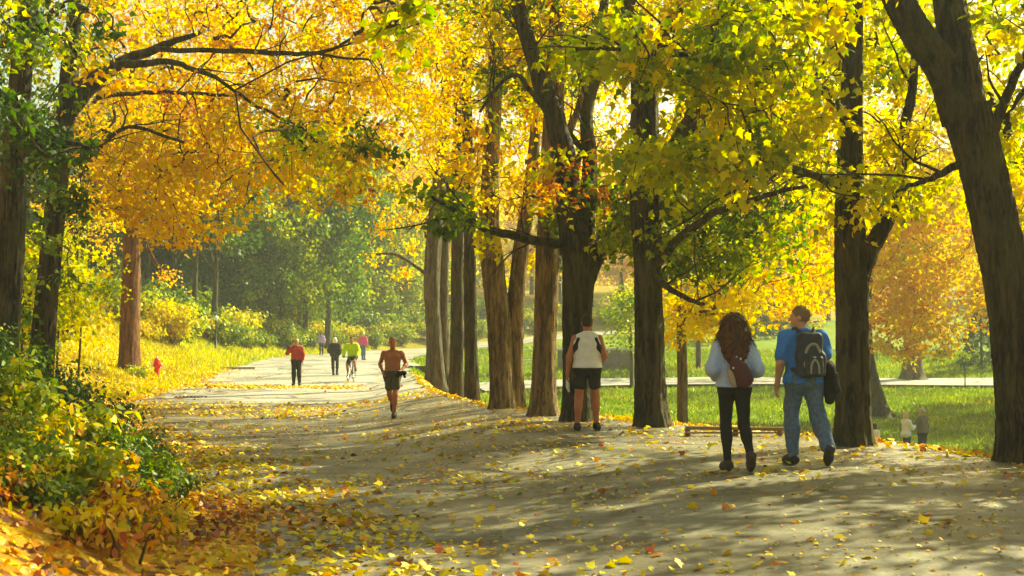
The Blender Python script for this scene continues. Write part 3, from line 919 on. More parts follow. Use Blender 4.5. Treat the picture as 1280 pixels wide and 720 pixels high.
t.blob((30, 230, 110, 260), (21, 26), 6, 0.25, 0.05, 0.6, 60, 0.12)
t.blob((455, -20, 570, 60), (8.5, 10.5), 5, 0.43, 0.03, 0.28, 34, 0.11, templ='maple')
t.finish()
t = Tree("tall reddish brown trunk standing by the red hydrant", bark=M_BARK_RED, seed=13, group=LEFTG)
t.limb(with_Y([(161, 468, 30), (162, 440, 26), (163, 380, 24), (165, 300, 22), (167, 220, 20), (169, 130, 17), (170, 40, 12)], 46), 16, 0.14, 0.03)
t.limb(with_Y([(166, 260, 5), (190, 320, 4), (205, 340, 3)], 45.5), 6)
t.blob((90, 90, 330, 265), (39, 52), 100, 0.66, 0.05, 1.1, 66, 0.15)
t.blob((90, -60, 520, 190), (36, 52), 130, 0.65, 0.05, 1.2, 66, 0.16)
t.blob((170, 330, 235, 350), (44, 46), 3, 0.7, 0.03, 0.6, 40, 0.13)
t.blob((40, 200, 140, 320), (47, 56), 24, 0.62, 0.07, 1.0, 60, 0.15)
t.finish()
# green-yellow understory trees on the bank, left
for k, (px, py, Y, hu) in enumerate([(70, 395, 31, 0.47), (98, 400, 38, 0.50), (25, 400, 27, 0.42)]):
    t = Tree(["young lime green tree behind the two dark trunks on the left bank", "young yellow-green tree left of the reddish trunk by the hydrant", "young green tree behind the broad black trunk at the far left"][k], name="young_tree", bark=M_BARK_DARK, seed=20 + k)
    t.limb(with_Y([(px, py + 40, 3.2), (px + 4, py - 20, 2.6), (px - 2, py - 70, 2.0), (px + 4, py - 120, 1.2)], Y), 8)
    t.blob((px - 55, py - 130, px + 50, py + 35), (Y - 3, Y + 3), 34, hu, 0.05, 0.7, 60, 0.13)
    t.finish()

# --- trees standing on the lawn
t = Tree("slanting trunk on the lawn behind the couple, with low orange and yellow foliage", bark=M_BARK_DARK, seed=31, name="maple_tree")
t.limb(with_Y([(1101, 516, 28), (1096, 492, 17), (1088, 455, 14), (1084, 420, 13), (1084, 370, 11), (1092, 300, 9), (1100, 220, 6)], 57), 14, 0.5, 0.04)
t.blob((1075, 240, 1180, 425), (50, 60), 90, 0.68, 0.06, 1.1, 60, 0.2)
t.blob((1090, 375, 1200, 452), (48, 58), 46, 0.68, 0.07, 0.9, 60, 0.19)
t.blob((1050, 130, 1190, 340), (46, 58), 60, 0.61, 0.06, 1.1, 60, 0.19)
t.blob((1110, 190, 1275, 405), (46, 60), 140, 0.63, 0.06, 1.1, 60, 0.2)
t.blob((980, 230, 1100, 400), (48, 60), 50, 0.66, 0.05, 1.1, 60, 0.2)
t.blob((1130, -70, 1340, 220), (40, 54), 70, 0.6, 0.05, 1.1, 60, 0.17)
t.blob((980, -30, 1300, 290), (50, 64), 150, 0.64, 0.05, 1.2, 60, 0.2)
t.finish()
t = Tree("thick dark trunk beside the pale road across the lawn", bark=M_BARK_GREY, seed=32)
t.limb(with_Y([(1141, 479, 32), (1141, 450, 23), (1141, 410, 21), (1140, 330, 18), (1142, 240, 13)], 80), 14, 0.19, 0.03)
t.blob((1020, 130, 1290, 400), (72, 90), 80, 0.64, 0.06, 1.7, 60, 0.26, templ='far')
t.finish()
t = Tree("small thin-trunked maple with low lemon yellow leaves just below the path, left of the woman", bark=M_BARK_GREY, seed=33)
t.limb(with_Y([(853, 545, 16), (853, 480, 13), (852, 430, 12), (850, 380, 10), (846, 310, 7)], 30), 12, 0.11, 0.03)
t.blob((825, 330, 930, 435), (27, 33), 46, 0.59, 0.04, 0.7, 60, 0.13)
t.blob((880, 290, 1050, 400), (27, 36), 60, 0.63, 0.06, 0.8, 62, 0.13)
t.blob((800, -40, 1120, 300), (27, 38), 150, 0.61, 0.06, 0.9, 62, 0.135)
t.finish()
t = Tree("low green leafy tree before the concrete wall, right of the man in the vest", name="leafy_tree", bark=M_BARK_GREY, seed=34)
t.limb(with_Y([(790, 466, 6), (788, 420, 5), (782, 380, 4), (776, 340, 3)], 72), 8)
t.blob((752, 345, 830, 440), (67, 76), 46, 0.4, 0.07, 1.0, 66, 0.2, templ='far')
t.finish()
t = Tree("short trunk beyond the pale road between the two dark maples", name="small_tree", bark=M_BARK_GREY, seed=35)
t.limb(with_Y([(873, 462, 8), (873, 430, 7), (873, 390, 6), (872, 340, 4)], 84), 8)
t.blob((835, 300, 925, 430), (80, 90), 40, 0.45, 0.08, 1.4, 60, 0.24, templ='far')
t.finish()
# ------------------------------------------------------------------ distant trees
def far_proto(hue, sd, hgt, rad, base, seed, n=75, ls=0.3, cnt=80, bark=None, multi=False, r=1.5):
    t = Tree("proto", seed=seed, bark=bark or M_BARK_DARK)
    t.base = Vector((0, 0, 0))
    rg = t.rng
    t.limb([(Vector((0, 0, -0.3)), 0.26), (Vector((0.1, 0, hgt * 0.25)), 0.2), (Vector((0.25, 0.1, hgt * 0.55)), 0.14), (Vector((0.1, 0.2, hgt * 0.9)), 0.05)], 8, 0.2, 0.03, 4)
    for k in range(5):
        a = k * 1.26 + rg.uniform(0, 1)
        z0 = hgt * rg.uniform(0.25, 0.5)
        t.limb([(Vector((0.1, 0, z0)), 0.1), (Vector((math.cos(a) * rad * 0.4, math.sin(a) * rad * 0.4, z0 + hgt * 0.14)), 0.07), (Vector((math.cos(a) * rad * 0.75, math.sin(a) * rad * 0.75, z0 + hgt * 0.28)), 0.03)], 6, 0, 0.02, 3)
    zc = (base + hgt) / 2
    t.ell((0, 0, zc), (rad, rad, (hgt - base) / 2), n, hue, sd, r, cnt, ls, 0.3, 'far')
    return t.finish(4)

def conifer_proto(seed, hgt=12, rad=3.2, hue=0.08):
    t = Tree("proto", seed=seed)
    t.base = Vector((0, 0, 0)); t.name = "spruce_tree"
    rg = t.rng
    t.limb([(Vector((0, 0, -0.3)), 0.2), (Vector((0, 0, hgt * 0.5)), 0.12), (Vector((0, 0, hgt)), 0.03)], 8, 0.2, 0.02, 6)
    for i in range(120):
        z = hgt * (0.06 + 0.94 * (i / 120.0)); rr = rad * (1 - (i / 120.0)) ** 0.85 * rg.uniform(0.55, 1.0)
        a = i * 2.4
        t.spr.append((math.cos(a) * rr, math.sin(a) * rr, z - 0.25 * rr, 0.9 * (1 - 0.6 * i / 120), 70, hue + rg.normal(0, 0.03), 0.24, 0.16, 'far'))
    return t.finish(4)

protos = {
    'dense': far_proto(0.21, 0.06, 17, 4.6, 1.5, 51, 95),
    'green': far_proto(0.38, 0.07, 14, 4.8, 1.2, 52, 90),
    'bare': far_proto(0.18, 0.06, 18, 3.8, 6.0, 57, 70),
    'lime': far_proto(0.45, 0.05, 12, 4.6, 1.8, 53, 85),
    'yellow': far_proto(0.60, 0.05, 13, 5.0, 2.2, 54, 95),
    'gold': far_proto(0.70, 0.06, 14, 5.0, 2.6, 55, 95),
    'orange': far_proto(0.80, 0.06, 12, 4.6, 2.4, 56, 90),
    'spruce': conifer_proto(58),
}
FARLAB = {
    'dense': ("dark green tree in the hazy wood behind the left bank", "tree"),
    'bare': ("tall dark-stemmed tree with a high crown in the shaded wood on the left", "tree"),
    'green': ("mid green bushy tree in the wood at the far end of the path", "tree"),
    'lime': ("pale lime green tree lit by the sun beyond the bend of the path", "tree"),
    'yellow': ("lemon yellow autumn tree in the distance beyond the lawn and the bend", "tree"),
    'gold': ("golden autumn tree in the distance beyond the tree row", "tree"),
    'orange': ("orange autumn tree far across the lawn", "tree"),
    'spruce': ("dark blue-green conifer beyond the pale road across the lawn", "conifer"),
}
used = {}
def far_tree(kind, x, y, sc, rot=None, squash=1.0):
    root = protos[kind]
    loc = (x, y, H(x, y) - 0.1)
    rz = random.uniform(0, 6.28) if rot is None else rot
    g = {'dense': "dark trees of the left wood", 'bare': "tall stems of the left wood", 'green': "green trees at the end of the path", 'lime': "lime green trees beyond the bend",
         'yellow': "distant yellow trees", 'gold': "distant golden trees", 'orange': "distant orange trees", 'spruce': "conifers beyond the lawn"}[kind]
    if kind not in used:
        used[kind] = 1
        root.location = loc; root.rotation_euler = (0, 0, rz); root.scale = (sc * squash, sc * squash, sc)
        root.name = "spruce_tree" if kind == 'spruce' else "forest_tree" if kind in ('dense', 'green', 'bare') else "maple_tree"
        root['label'], root['category'] = FARLAB[kind]; root['group'] = g
        return root
    return dup(root, loc, rz, (sc * squash, sc * squash, sc))

def px2x(px, Y):
    return (px - 640) / F_PX * Y

# wood on the hillside at the left: (px, Y, kind, scale)
far = []
rg = random.Random(5)
for px in range(-60, 420, 34):
    far.append((px + rg.uniform(-10, 10), rg.uniform(92, 104), rg.choice(['dense', 'dense', 'green', 'bare']), rg.uniform(0.85, 1.1)))
for px in range(-80, 460, 40):
    far.append((px + rg.uniform(-10, 10), rg.uniform(112, 128), rg.choice(['dense', 'green']), rg.uniform(0.95, 1.25)))
for px in (130, 165, 185, 215, 240, 268):
    far.append((px + rg.uniform(-4, 4), rg.uniform(74, 84), 'bare', rg.uniform(0.8, 0.95)))
far += [(330, 90, 'green', 0.8), (375, 96, 'green', 0.85), (300, 88, 'dense', 0.7), (405, 104, 'green', 0.85), (440, 112, 'lime', 0.9), (480, 116, 'green', 0.9), (515, 120, 'green', 0.9), (500, 128, 'yellow', 1.1),
        (455, 130, 'yellow', 1.15), (540, 132, 'yellow', 1.0), (420, 136, 'gold', 1.2), (475, 140, 'gold', 1.3), (560, 138, 'lime', 1.0), (590, 142, 'yellow', 1.2), (520, 150, 'green', 1.4), (460, 150, 'green', 1.5),
        (385, 132, 'lime', 1.1), (425, 118, 'lime', 0.8), (365, 100, 'lime', 0.6), (500, 116, 'lime', 0.75), (460, 112, 'green', 0.65)]
# beyond the lawn
for px, Y, k, s in [(620, 150, 'gold', 1.2), (665, 158, 'yellow', 1.3), (700, 146, 'lime', 0.9), (735, 150, 'yellow', 1.2), (775, 138, 'gold', 1.1), (815, 145, 'yellow', 1.2), (850, 132, 'lime', 1.0), (885, 128, 'green', 0.8),
                    (925, 138, 'gold', 1.2), (960, 125, 'green', 0.8), (1000, 140, 'orange', 1.2), (1035, 132, 'yellow', 1.1), (1080, 165, 'gold', 1.3), (1120, 185, 'lime', 1.5), (1165, 175, 'yellow', 1.3), (1215, 180, 'green', 1.4),
                    (1260, 165, 'gold', 1.3), (1310, 160, 'yellow', 1.2), (945, 112, 'spruce', 0.62), (975, 118, 'spruce', 0.6), (1226, 85, 'spruce', 0.55), (1264, 92, 'spruce', 0.65), (905, 108, 'green', 0.55),
                    (1330, 120, 'orange', 1.0), (1370, 130, 'gold', 1.1), (840, 165, 'gold', 1.5), (980, 170, 'yellow', 1.6), (720, 180, 'gold', 1.6), (640, 185, 'yellow', 1.6), (1060, 195, 'yellow', 1.7)]:
    far.append((px, Y, k, s))
for px, Y, k, s in far:
    far_tree(k, px2x(px, Y), Y, s)
# maples added just right of the frame to shade the near path and lawn
for kind, x, y, sc in [('yellow', 11.8, 17.2, 0.66), ('yellow', 8.6, 11.2, 0.5), ('gold', 9.6, 14.6, 0.6), ('gold', 28, 60, 1.0), ('yellow', 34, 68, 1.1), ('gold', 22.5, 47, 0.9)]:
    far_tree(kind, x, y, sc)  # these added shade trees carry the distant trees' labels
# the backdrop of woods far beyond, one mass that nobody could count
def far_wood():
    rng = np.random.default_rng(77)
    n = 2600
    x = rng.uniform(-170, 190, n); y = rng.uniform(200, 290, n)
    z0 = height(x, y)
    c = np.stack([x, y, z0 + rng.uniform(1, 20, n)], 1)
    hue = np.where(x < -30, 0.22, 0.55) + 0.16 * np.sin(x * 0.11) + rng.normal(0, 0.07, n)
    D = rng.normal(0, 1, (n, 3))
    pos, nor, tip, size, h = sprays_to_leaves(c, D, np.full(n, 3.4), np.full(n, 34), hue, np.full(n, 1.3), rng, 0.4)
    tag(link("far_wood", leaf_mesh("far_wood", pos, nor, tip, size, h, T_FAR, M_LEAF)), "far-off wood of green and yellow crowns closing the view", "wood", kind="stuff")
far_wood()
# ------------------------------------------------------------------ fallen leaves, grass, shrubs
def fnoise(X, Y, s, ph=0.0):
    return 0.5 + 0.25 * (wob(X, Y, s, ph) + 0.6 * wob(X, Y, s * 2.3, ph + 3) + 0.4 * wob(X, Y, s * 5.1, ph + 5))

def leaf_density(X, Y):
    u, hw, cy = poly_dist(X, Y, RD)
    f = u / hw
    n1 = fnoise(X, Y, 0.8, 1.0); n2 = fnoise(X * 0.6, Y, 1.9, 2.0)
    on = (np.abs(f) <= 1)
    d = 3 + 13 * sstep(0.45, 0.85, n1) + 9 * sstep(0.5, 0.8, n2)
    leftw = sstep(-0.05, -0.8, f)
    d = d * (0.6 + 0.45 * sstep(0.5, -0.3, f)) + 26 * leftw * sstep(0.3, 0.7, n1) + 120 * sstep(-0.55, -0.92, f + 0.35 * (n2 - 0.5))
    d = d + 15 * sstep(10.5, 13, Y) * (1 - sstep(22, 26, Y)) * sstep(-0.35, 0.1, f) * sstep(0.3, 0.7, n2)
    d = d + 40 * sstep(0.82, 1.0, f) * (1 - sstep(46, 52, Y))
    # bare, swept stretch and the drifts across the path
    far = sstep(24, 29, Y)
    strip = np.exp(-((Y + 0.25 * (X + 6) - 45.2 + 0.9 * wob(X, Y, 1.1)) / 1.7) ** 4) * sstep(0.75, 0.2, f)
    patch = np.exp(-((Y - 32.0 - 0.2 * (X + 6) + 1.2 * wob(X, Y, 0.9)) / 3.0) ** 4)
    d = d * (1 - 0.93 * far) + far * (95 * strip + 46 * patch * sstep(0.3, 0.7, n1 + 0.25 * (1 - np.abs(f))) + 60 * sstep(-0.55, -0.9, f) * (1 - sstep(34, 38, Y)))
    d = d * (1 - 0.72 * sstep(0.1, 0.6, f) * (1 - sstep(11.5, 14, Y)))
    bank = (150 * (1 - sstep(58, 80, Y)) + 12) * (0.55 + 0.6 * n1)
    v = u - hw
    right = 120 * (1 - sstep(1.3, 3.2, v)) * (1 - sstep(46, 56, Y)) + 9 * sstep(0.45, 0.75, fnoise(X, Y, 0.4, 7.0)) * (1 - sstep(40, 60, Y)) + 1.0
    return np.where(on, d, np.where(u < 0, bank, right))

def scatter(n, x0, x1, y0, y1, dens, dmax, rng):
    X = rng.uniform(x0, x1, n); Y = rng.uniform(y0, y1, n)
    # inside the picture's wedge, with a margin to either side
    keep = (np.abs(X) < 0.46 * Y + 3.5) & (rng.random(n) * dmax < dens(X, Y))
    return X[keep], Y[keep]

def surf_normals(X, Y, e=0.15):
    zx = (height(X + e, Y) - height(X - e, Y)) / (2 * e)
    zy = (height(X, Y + e) - height(X, Y - e)) / (2 * e)
    return norm_rows(np.stack([-zx, -zy, np.ones_like(X)], 1))

def fallen_leaves():
    rng = np.random.default_rng(3)
    parts = []
    for (x0, x1, y0, y1, dmax, T, sz) in [(-10, 12, 5, 17, 190, T_MAPLE, (0.06, 0.12)), (-16, 12, 17, 30, 150, T_MID, (0.08, 0.14)), (-26, 8, 30, 62, 130, T_FAR, (0.09, 0.16))]:
        n = int((x1 - x0) * (y1 - y0) * dmax)
        X, Y = scatter(n, x0, x1, y0, y1, leaf_density, dmax, rng)
        m = len(X)
        nr = surf_normals(X, Y) + rng.normal(0, 1, (m, 3)) * np.where(np.abs(X) < 0, 0, 0.36 + 0.3 * (poly_dist(X, Y, RD)[0] < -4.5))[:, None]
        tip = rng.normal(0, 1, (m, 3)); tip[:, 2] *= 0.1
        u, hw, cy = poly_dist(X, Y, RD)
        redness = (sstep(-0.5, -1.15, u / hw) * (1 - sstep(26, 40, Y)) + 0.9 * sstep(-0.9, -1.2, u / hw) * (1 - sstep(11, 14, Y))) * sstep(0.3, 0.65, fnoise(X, Y, 0.5, 9.0))
        hue = 0.625 + 0.24 * redness + 0.07 * sstep(-0.95, -1.15, u / hw) * (1 - sstep(16, 30, Y)) + rng.normal(0, 0.06, m) + np.where(rng.random(m) < 0.22, rng.uniform(0.05, 0.38, m), 0) - np.where(rng.random(m) < 0.05, 0.2, 0)
        z = height(X, Y) + 0.008 + rng.uniform(0, 0.025, m) * np.where(u < -hw, 2.6, 1.0)
        parts.append((np.stack([X, Y, z], 1), nr, tip, rng.uniform(sz[0], sz[1], m) * np.where(u < -hw, 0.72, 1.0) * np.where(rng.random(m) < 0.3, 0.6, 1.0), hue, T))
    # torn bits and small leaves ground into the paving
    X, Y = scatter(42000, -9, 10, 6, 34, lambda a, b: np.where(np.abs(poly_dist(a, b, RD)[0]) < 4.6, 0.25 + 0.9 * sstep(0.35, 0.75, fnoise(a, b, 1.3, 6.0)), 0.0), 1.0, rng)
    m = len(X)
    hb = 0.64 + rng.normal(0, 0.07, m) + np.where(rng.random(m) < 0.3, rng.uniform(0.1, 0.36, m), 0)
    parts.append((np.stack([X, Y, height(X, Y) + 0.009 + rng.uniform(0, 0.008, m)], 1), surf_normals(X, Y) + rng.normal(0, 0.15, (m, 3)), rng.normal(0, 1, (m, 3)) * np.array([1, 1, 0.1]), rng.uniform(0.018, 0.06, m), hb, T_MID))
    vs, lp, st, tt, hu = [], [], [], [], []
    nv = 0
    for pos, nor, tip, size, h, T in parts:
        nor = norm_rows(nor); tip = norm_rows(tip - nor * np.sum(tip * nor, 1, keepdims=True)); sx = np.cross(tip, nor); k = len(T); curl = np.random.default_rng(5).uniform(-0.8, 3.0, len(pos))
        V = (pos[:, None] + size[:, None, None] * (T[None, :, 0, None] * sx[:, None] + (T[None, :, 1, None] - 0.5) * tip[:, None] + (T[None, :, 2, None] * curl[:, None, None] + 0.08) * nor[:, None])).reshape(-1, 3)
        n = len(pos)
        vs.append(V); lp.append(np.arange(n * k) + nv); st.append(np.arange(n) * k + nv); tt.append(np.full(n, k)); hu.append(h)
        nv += n * k
    me = new_mesh("fallen_leaves", np.vstack(vs), np.concatenate(lp), np.concatenate(st), np.concatenate(tt), M_LITTER, False, {'hue': ('FACE', np.clip(np.concatenate(hu), 0, 1))})
    tag(link("fallen_leaves", me), "yellow and orange fallen maple leaves scattered over the path and its banks", "fallen leaves", kind="stuff")
fallen_leaves()

def grass():
    rng = np.random.default_rng(8)
    def dens(X, Y):
        u, hw, cy = poly_dist(X, Y, RD)
        ul, hl, _ = poly_dist(X, Y, LD)
        left = sstep(0.05, 0.5, -u - hw) * sstep(30, 46, Y)
        right = sstep(1.4, 3.0, u - hw) + sstep(0.1, 0.4, u - hw) * sstep(46, 54, Y)
        return np.clip(left + right, 0, 1) * (np.abs(ul) > hl + 0.1) * (0.5 + 0.7 * fnoise(X, Y, 0.6))
    X, Y = scatter(420000, -32, 40, 14, 100, dens, 1.0, rng)
    m = len(X)
    u, hw, cy = poly_dist(X, Y, RD)
    base = np.stack([X, Y, height(X, Y) - 0.01], 1)
    hgt = rng.uniform(0.07, 0.16, m) * np.where(u < 0, 1.25, 1.0) * (1 + 0.008 * Y)
    w = rng.uniform(0.012, 0.022, m) * (1 + Y * 0.016)
    a = rng.uniform(0, 2 * np.pi, m)
    lean = rng.normal(0, 0.45, (m, 2))
    d = np.stack([np.cos(a), np.sin(a), np.zeros(m)], 1)
    p0 = base - d * w[:, None]; p1 = base + d * w[:, None]
    p2 = base + np.stack([lean[:, 0] * hgt, lean[:, 1] * hgt, hgt], 1)
    V = np.stack([p0, p1, p2], 1).reshape(-1, 3)
    hue = np.where(u < 0, 0.47, 0.36) + rng.normal(0, 0.05, m) + 0.10 * (fnoise(X, Y, 0.45, 3.0) - 0.5)
    me = new_mesh("grass", V, np.arange(3 * m), np.arange(m) * 3, np.full(m, 3), M_GRASS, False, {'hue': ('FACE', np.clip(hue, 0, 1))})
    tag(link("grass", me), "short grass of the lawn and the yellow-green bank", "grass", kind="stuff")
grass()

def shrub(name, label, x, y, hgt, rad, hue, sd, n, ls, seed, templ=None, stems=9, group=None, z=None, mat=None, cat="shrub"):
    rng = np.random.default_rng(seed + 500)
    zb = H(x, y) if z is None else z
    root = thing(name, label, cat, (x, y, zb), 0, group)
    V, Q, nn = [], [], 0
    pos, dirs = [], []
    for k in range(stems):
        a = rng.uniform(0, 6.28); rr = rad * math.sqrt(rng.uniform(0.02, 1.0)); hh = hgt * rng.uniform(0.6, 1.0) * (1 - 0.3 * rr / rad)
        p0 = np.array([rng.normal(0, 0.06), rng.normal(0, 0.06), -0.05])
        p3 = np.array([math.cos(a) * rr, math.sin(a) * rr, hh])
        p1 = p0 * 0.6 + p3 * 0.4 + np.array([0, 0, hh * 0.3])
        tt = np.linspace(0, 1, 7)[:, None]
        pa = (1 - tt) ** 2 * p0 + 2 * tt * (1 - tt) * p1 + tt ** 2 * p3 + rng.normal(0, 0.015 * hgt, (7, 3)) * tt
        Vv, q = tube_arrays(np.column_stack([pa, np.linspace(0.010, 0.003, 7) * max(1, hgt)]), 5, rng, 0.0)
        V.append(Vv); Q.append(q + nn); nn += len(Vv)
        c = max(1, int(n / stems))
        ti = rng.uniform(0.22, 1.06, c) ** 0.8 * 6
        i0 = np.clip(ti.astype(int), 0, 5); fr = (ti - i0)[:, None]
        pp = pa[i0] * (1 - fr) + pa[i0 + 1] * fr
        off = norm_rows(rng.normal(0, 1, (c, 3))) * (rng.uniform(0, 1, (c, 1)) ** 0.6) * rad * 0.42 * np.array([1, 1, 0.6])
        pos.append(pp + off); dirs.append(off)
    pos = np.vstack(pos); dirs = np.vstack(dirs)
    pos[:, 2] = np.maximum(pos[:, 2], 0.02)
    m = len(pos)
    nor = np.array([0, 0, 0.9]) + rng.normal(0, 0.55, (m, 3)) + 0.5 * norm_rows(dirs)
    tip = dirs + rng.normal(0, 0.3 * rad, (m, 3)) + np.array([0, 0, -0.15 * rad])
    clump = rng.normal(0, sd, 8)[(np.arctan2(pos[:, 1], pos[:, 0]) * 1.27 + 4).astype(int) % 8]
    hu = hue + clump + rng.normal(0, 0.05, m) + np.where(rng.random(m) < 0.05, rng.uniform(0.1, 0.35, m), 0)
    link("stems", quad_mesh("stems", np.vstack(V), np.vstack(Q), M_BARK_BROWN, True), root)
    link("foliage", leaf_mesh("foliage", pos, nor, tip, ls * rng.uniform(0.6, 1.3, m), hu, T_OVAL if templ is None else templ, mat or M_SHRUB), root)
    return root

# undergrowth on the near left bank: (px, base py, Y, height, radius, hue, label)
UG = "undergrowth on the near left bank"
SH = [
    (20, 15.5, 1.15, 0.75, 0.20, "dark green bush under the broad black trunk at the left edge"),
    (75, 16.5, 1.0, 0.75, 0.22, "dark green bush at the foot of the leaning dark maple"),
    (125, 17.5, 0.9, 0.7, 0.28, "green bush with pale twigs, farthest along the left bank towards the hydrant"),
    (-25, 13.2, 1.1, 0.7, 0.25, "green bush cut by the left frame edge, level with the black trunk's foot"),
    (50, 13.8, 0.95, 0.7, 0.21, "dense dark green bush in the middle of the left undergrowth"),
    (110, 14.2, 0.85, 0.65, 0.22, "dense dark green bush above the yellow-leaved plants"),
    (150, 13.2, 0.7, 0.6, 0.27, "mid green bush leaning down the bank towards the fallen leaves"),
    (165, 15.2, 0.6, 0.55, 0.33, "small green bush on the slope left of the leaf-covered path edge"),
    (18, 11.6, 0.85, 0.5, 0.42, "yellow-green plant with broad leaves at the left edge"),
    (75, 11.6, 0.75, 0.5, 0.58, "yellow-leaved plant in front of the dark green bushes"),
    (125, 11.9, 0.62, 0.5, 0.36, "green and yellow mixed bush halfway down the bank"),
    (170, 12.0, 0.55, 0.5, 0.27, "bright green bush near the tip of the undergrowth"),
    (205, 12.3, 0.42, 0.42, 0.30, "low green bush nearest to the path at the undergrowth's tip"),
    (100, 10.4, 0.45, 0.42, 0.50, "low yellow plant among the orange leaves at the lower left"),
    (30, 10.0, 0.5, 0.4, 0.40, "low green sprigs among red leaves in the lower left corner"),
    (165, 10.7, 0.34, 0.38, 0.34, "small green seedlings on the leaf litter below the bright green bush"),
    (70, 9.2, 0.34, 0.32, 0.38, "nearest green seedling on the orange leaves at the bottom left"),
    (195, 9.9, 0.28, 0.3, 0.6, "low yellow sprig on the orange leaves beside the path"),
]
for k, (px, Y, hh, rad, hue, lab) in enumerate(SH):
    shrub("bush", lab, px2x(px, Y), Y, hh * 1.15, rad, hue - 0.08, 0.05, int(2000 * rad * hh + 420), 0.056 if k not in (8, 9, 13) else 0.085, k, group=UG, stems=10)
# orange-red low growth between them, in the corner
rgs = random.Random(31)
SPL = ["low yellow sprout among the red and orange leaves in the lower left", "low bright green sprout among the red and orange leaves in the lower left", "low orange-red sprout among the fallen leaves in the lower left"]
SPH = [0.56, 0.36, 0.80]
spr0 = [None] * 3
for k in range(36):
    px, Y = rgs.uniform(-30, 225), rgs.uniform(8.4, 11.6)
    if px > 225 - (11.6 - Y) * 14: continue
    j = k % 3
    if spr0[j] is None:
        spr0[j] = shrub("seedling", SPL[j], px2x(px, Y), Y, 0.34, 0.3, SPH[j], 0.05, 240, 0.055, 200 + j, stems=9, group="sprouts in the lower left corner", cat="plant")
    else:
        x = px2x(px, Y)
        dup(spr0[j], (x, Y, H(x, Y)), rgs.uniform(0, 6.28), rgs.uniform(0.6, 1.35), SPL[j])
# the sunny yellow bush and the hedge of bushes along the far verge
shrub("bush", "tall sunlit yellow bush on the bank right of the reddish trunk", px2x(217, 62), 62, 3.0, 1.35, 0.545, 0.03, 2600, 0.19, 60, stems=16)
shrub("bush", "low yellow bush on the bank just left of the tall sunlit one", px2x(185, 60), 60, 1.2, 1.0, 0.55, 0.03, 900, 0.17, 61, stems=10)
shrub("bush", "rounded dark green bush between the yellow bush and the lamp post", px2x(252, 76), 76, 2.2, 1.8, 0.27, 0.03, 2000, 0.2, 62, stems=14)
proto_b = None
rg2 = random.Random(9)
hedge = []
for (x, y, hw) in RD[::2]:
    if 62 < y < 121 and x < 16:
        k = int(np.argmin(np.hypot(RD[:, 0] - x, RD[:, 1] - y)))
        tx, ty = RD[min(k + 1, len(RD) - 1), 0] - RD[k - 1, 0], RD[min(k + 1, len(RD) - 1), 1] - RD[k - 1, 1]
        L_ = math.hypot(tx, ty)
        for off in (1.7, 4.0, 7.0):
            o = hw + off + rg2.uniform(-0.5, 0.9) + (1.5 if y < 72 else 0)
            hedge.append((x - ty / L_ * o, y + tx / L_ * o, 0.55 + 0.09 * off))
HG = "bushes along the verge where the path bends"
for k, (x, Y, hs) in enumerate(hedge):
    lab = ["loose green bush on the verge under the wood at the path's bend", "pale yellow-green bush on the verge under the wood at the path's bend", "deep green bush on the verge under the wood at the path's bend"][k % 3]
    if k < 3:
        b = shrub("bush", lab, x, Y, 2.4, 1.7, [0.36, 0.46, 0.29][k], 0.05, 1800, 0.24, 70 + k, stems=14, group=HG)
        proto_b = (proto_b or []) + [b]
    else:
        dup(proto_b[k % 3], (x, Y, H(x, Y)), rg2.uniform(0, 6.28), hs * rg2.uniform(0.8, 1.25), lab)
# scrub at the foot of the left trunks
for k, (px, Y, hh, hue, lab) in enumerate([(60, 27, 0.8, 0.42, "sparse yellow-green bush behind the leaning dark maple's foot"), (100, 30, 0.7, 0.5, "yellow bush on the bank between the dark maple and the reddish trunk"),
                                          (135, 36, 0.6, 0.52, "low yellow plant left of the reddish trunk's foot"), (178, 45.5, 0.55, 0.4, "tuft of green weeds at the right foot of the reddish trunk"), (20, 23, 0.9, 0.35, "green bush between the two dark trunks at the left")]):
    shrub("bush", lab, px2x(px, Y), Y, hh, 0.7, hue, 0.05, 420, 0.11, 90 + k, stems=8)
# ------------------------------------------------------------------ hydrant, lamp, wall, table, rail, bins
M_RED = simple_mat("red_paint", (0.62, 0.018, 0.015), 0.4, 0.1, 9, 0.05)
M_WHITE = simple_mat("white_paint", (0.72, 0.71, 0.67), 0.5, 0.06, 9, 0.05)
M_IRON = simple_mat("dark_iron", (0.03, 0.032, 0.03), 0.5, 0.2, 14, 0.1)
M_CONC = simple_mat("grey_concrete", (0.2, 0.18, 0.15), 0.9, 0.2, 3, 0.3)
M_CAP = simple_mat("pale_concrete_cap", (0.6, 0.58, 0.53), 0.8, 0.1, 5, 0.2)
M_WOOD = simple_mat("weathered_wood", (0.24, 0.16, 0.08), 0.8, 0.3, 6, 0.3)
M_TOPW = simple_mat("pale_table_wood", (0.55, 0.5, 0.42), 0.7, 0.15, 6, 0.2)
M_BIN = simple_mat("blue_grey_metal", (0.16, 0.2, 0.24), 0.5, 0.15, 8, 0.1)
M_GLOBE = simple_mat("milk_glass_globe", (0.8, 0.8, 0.77), 0.25, 0.03, 4, 0.0)

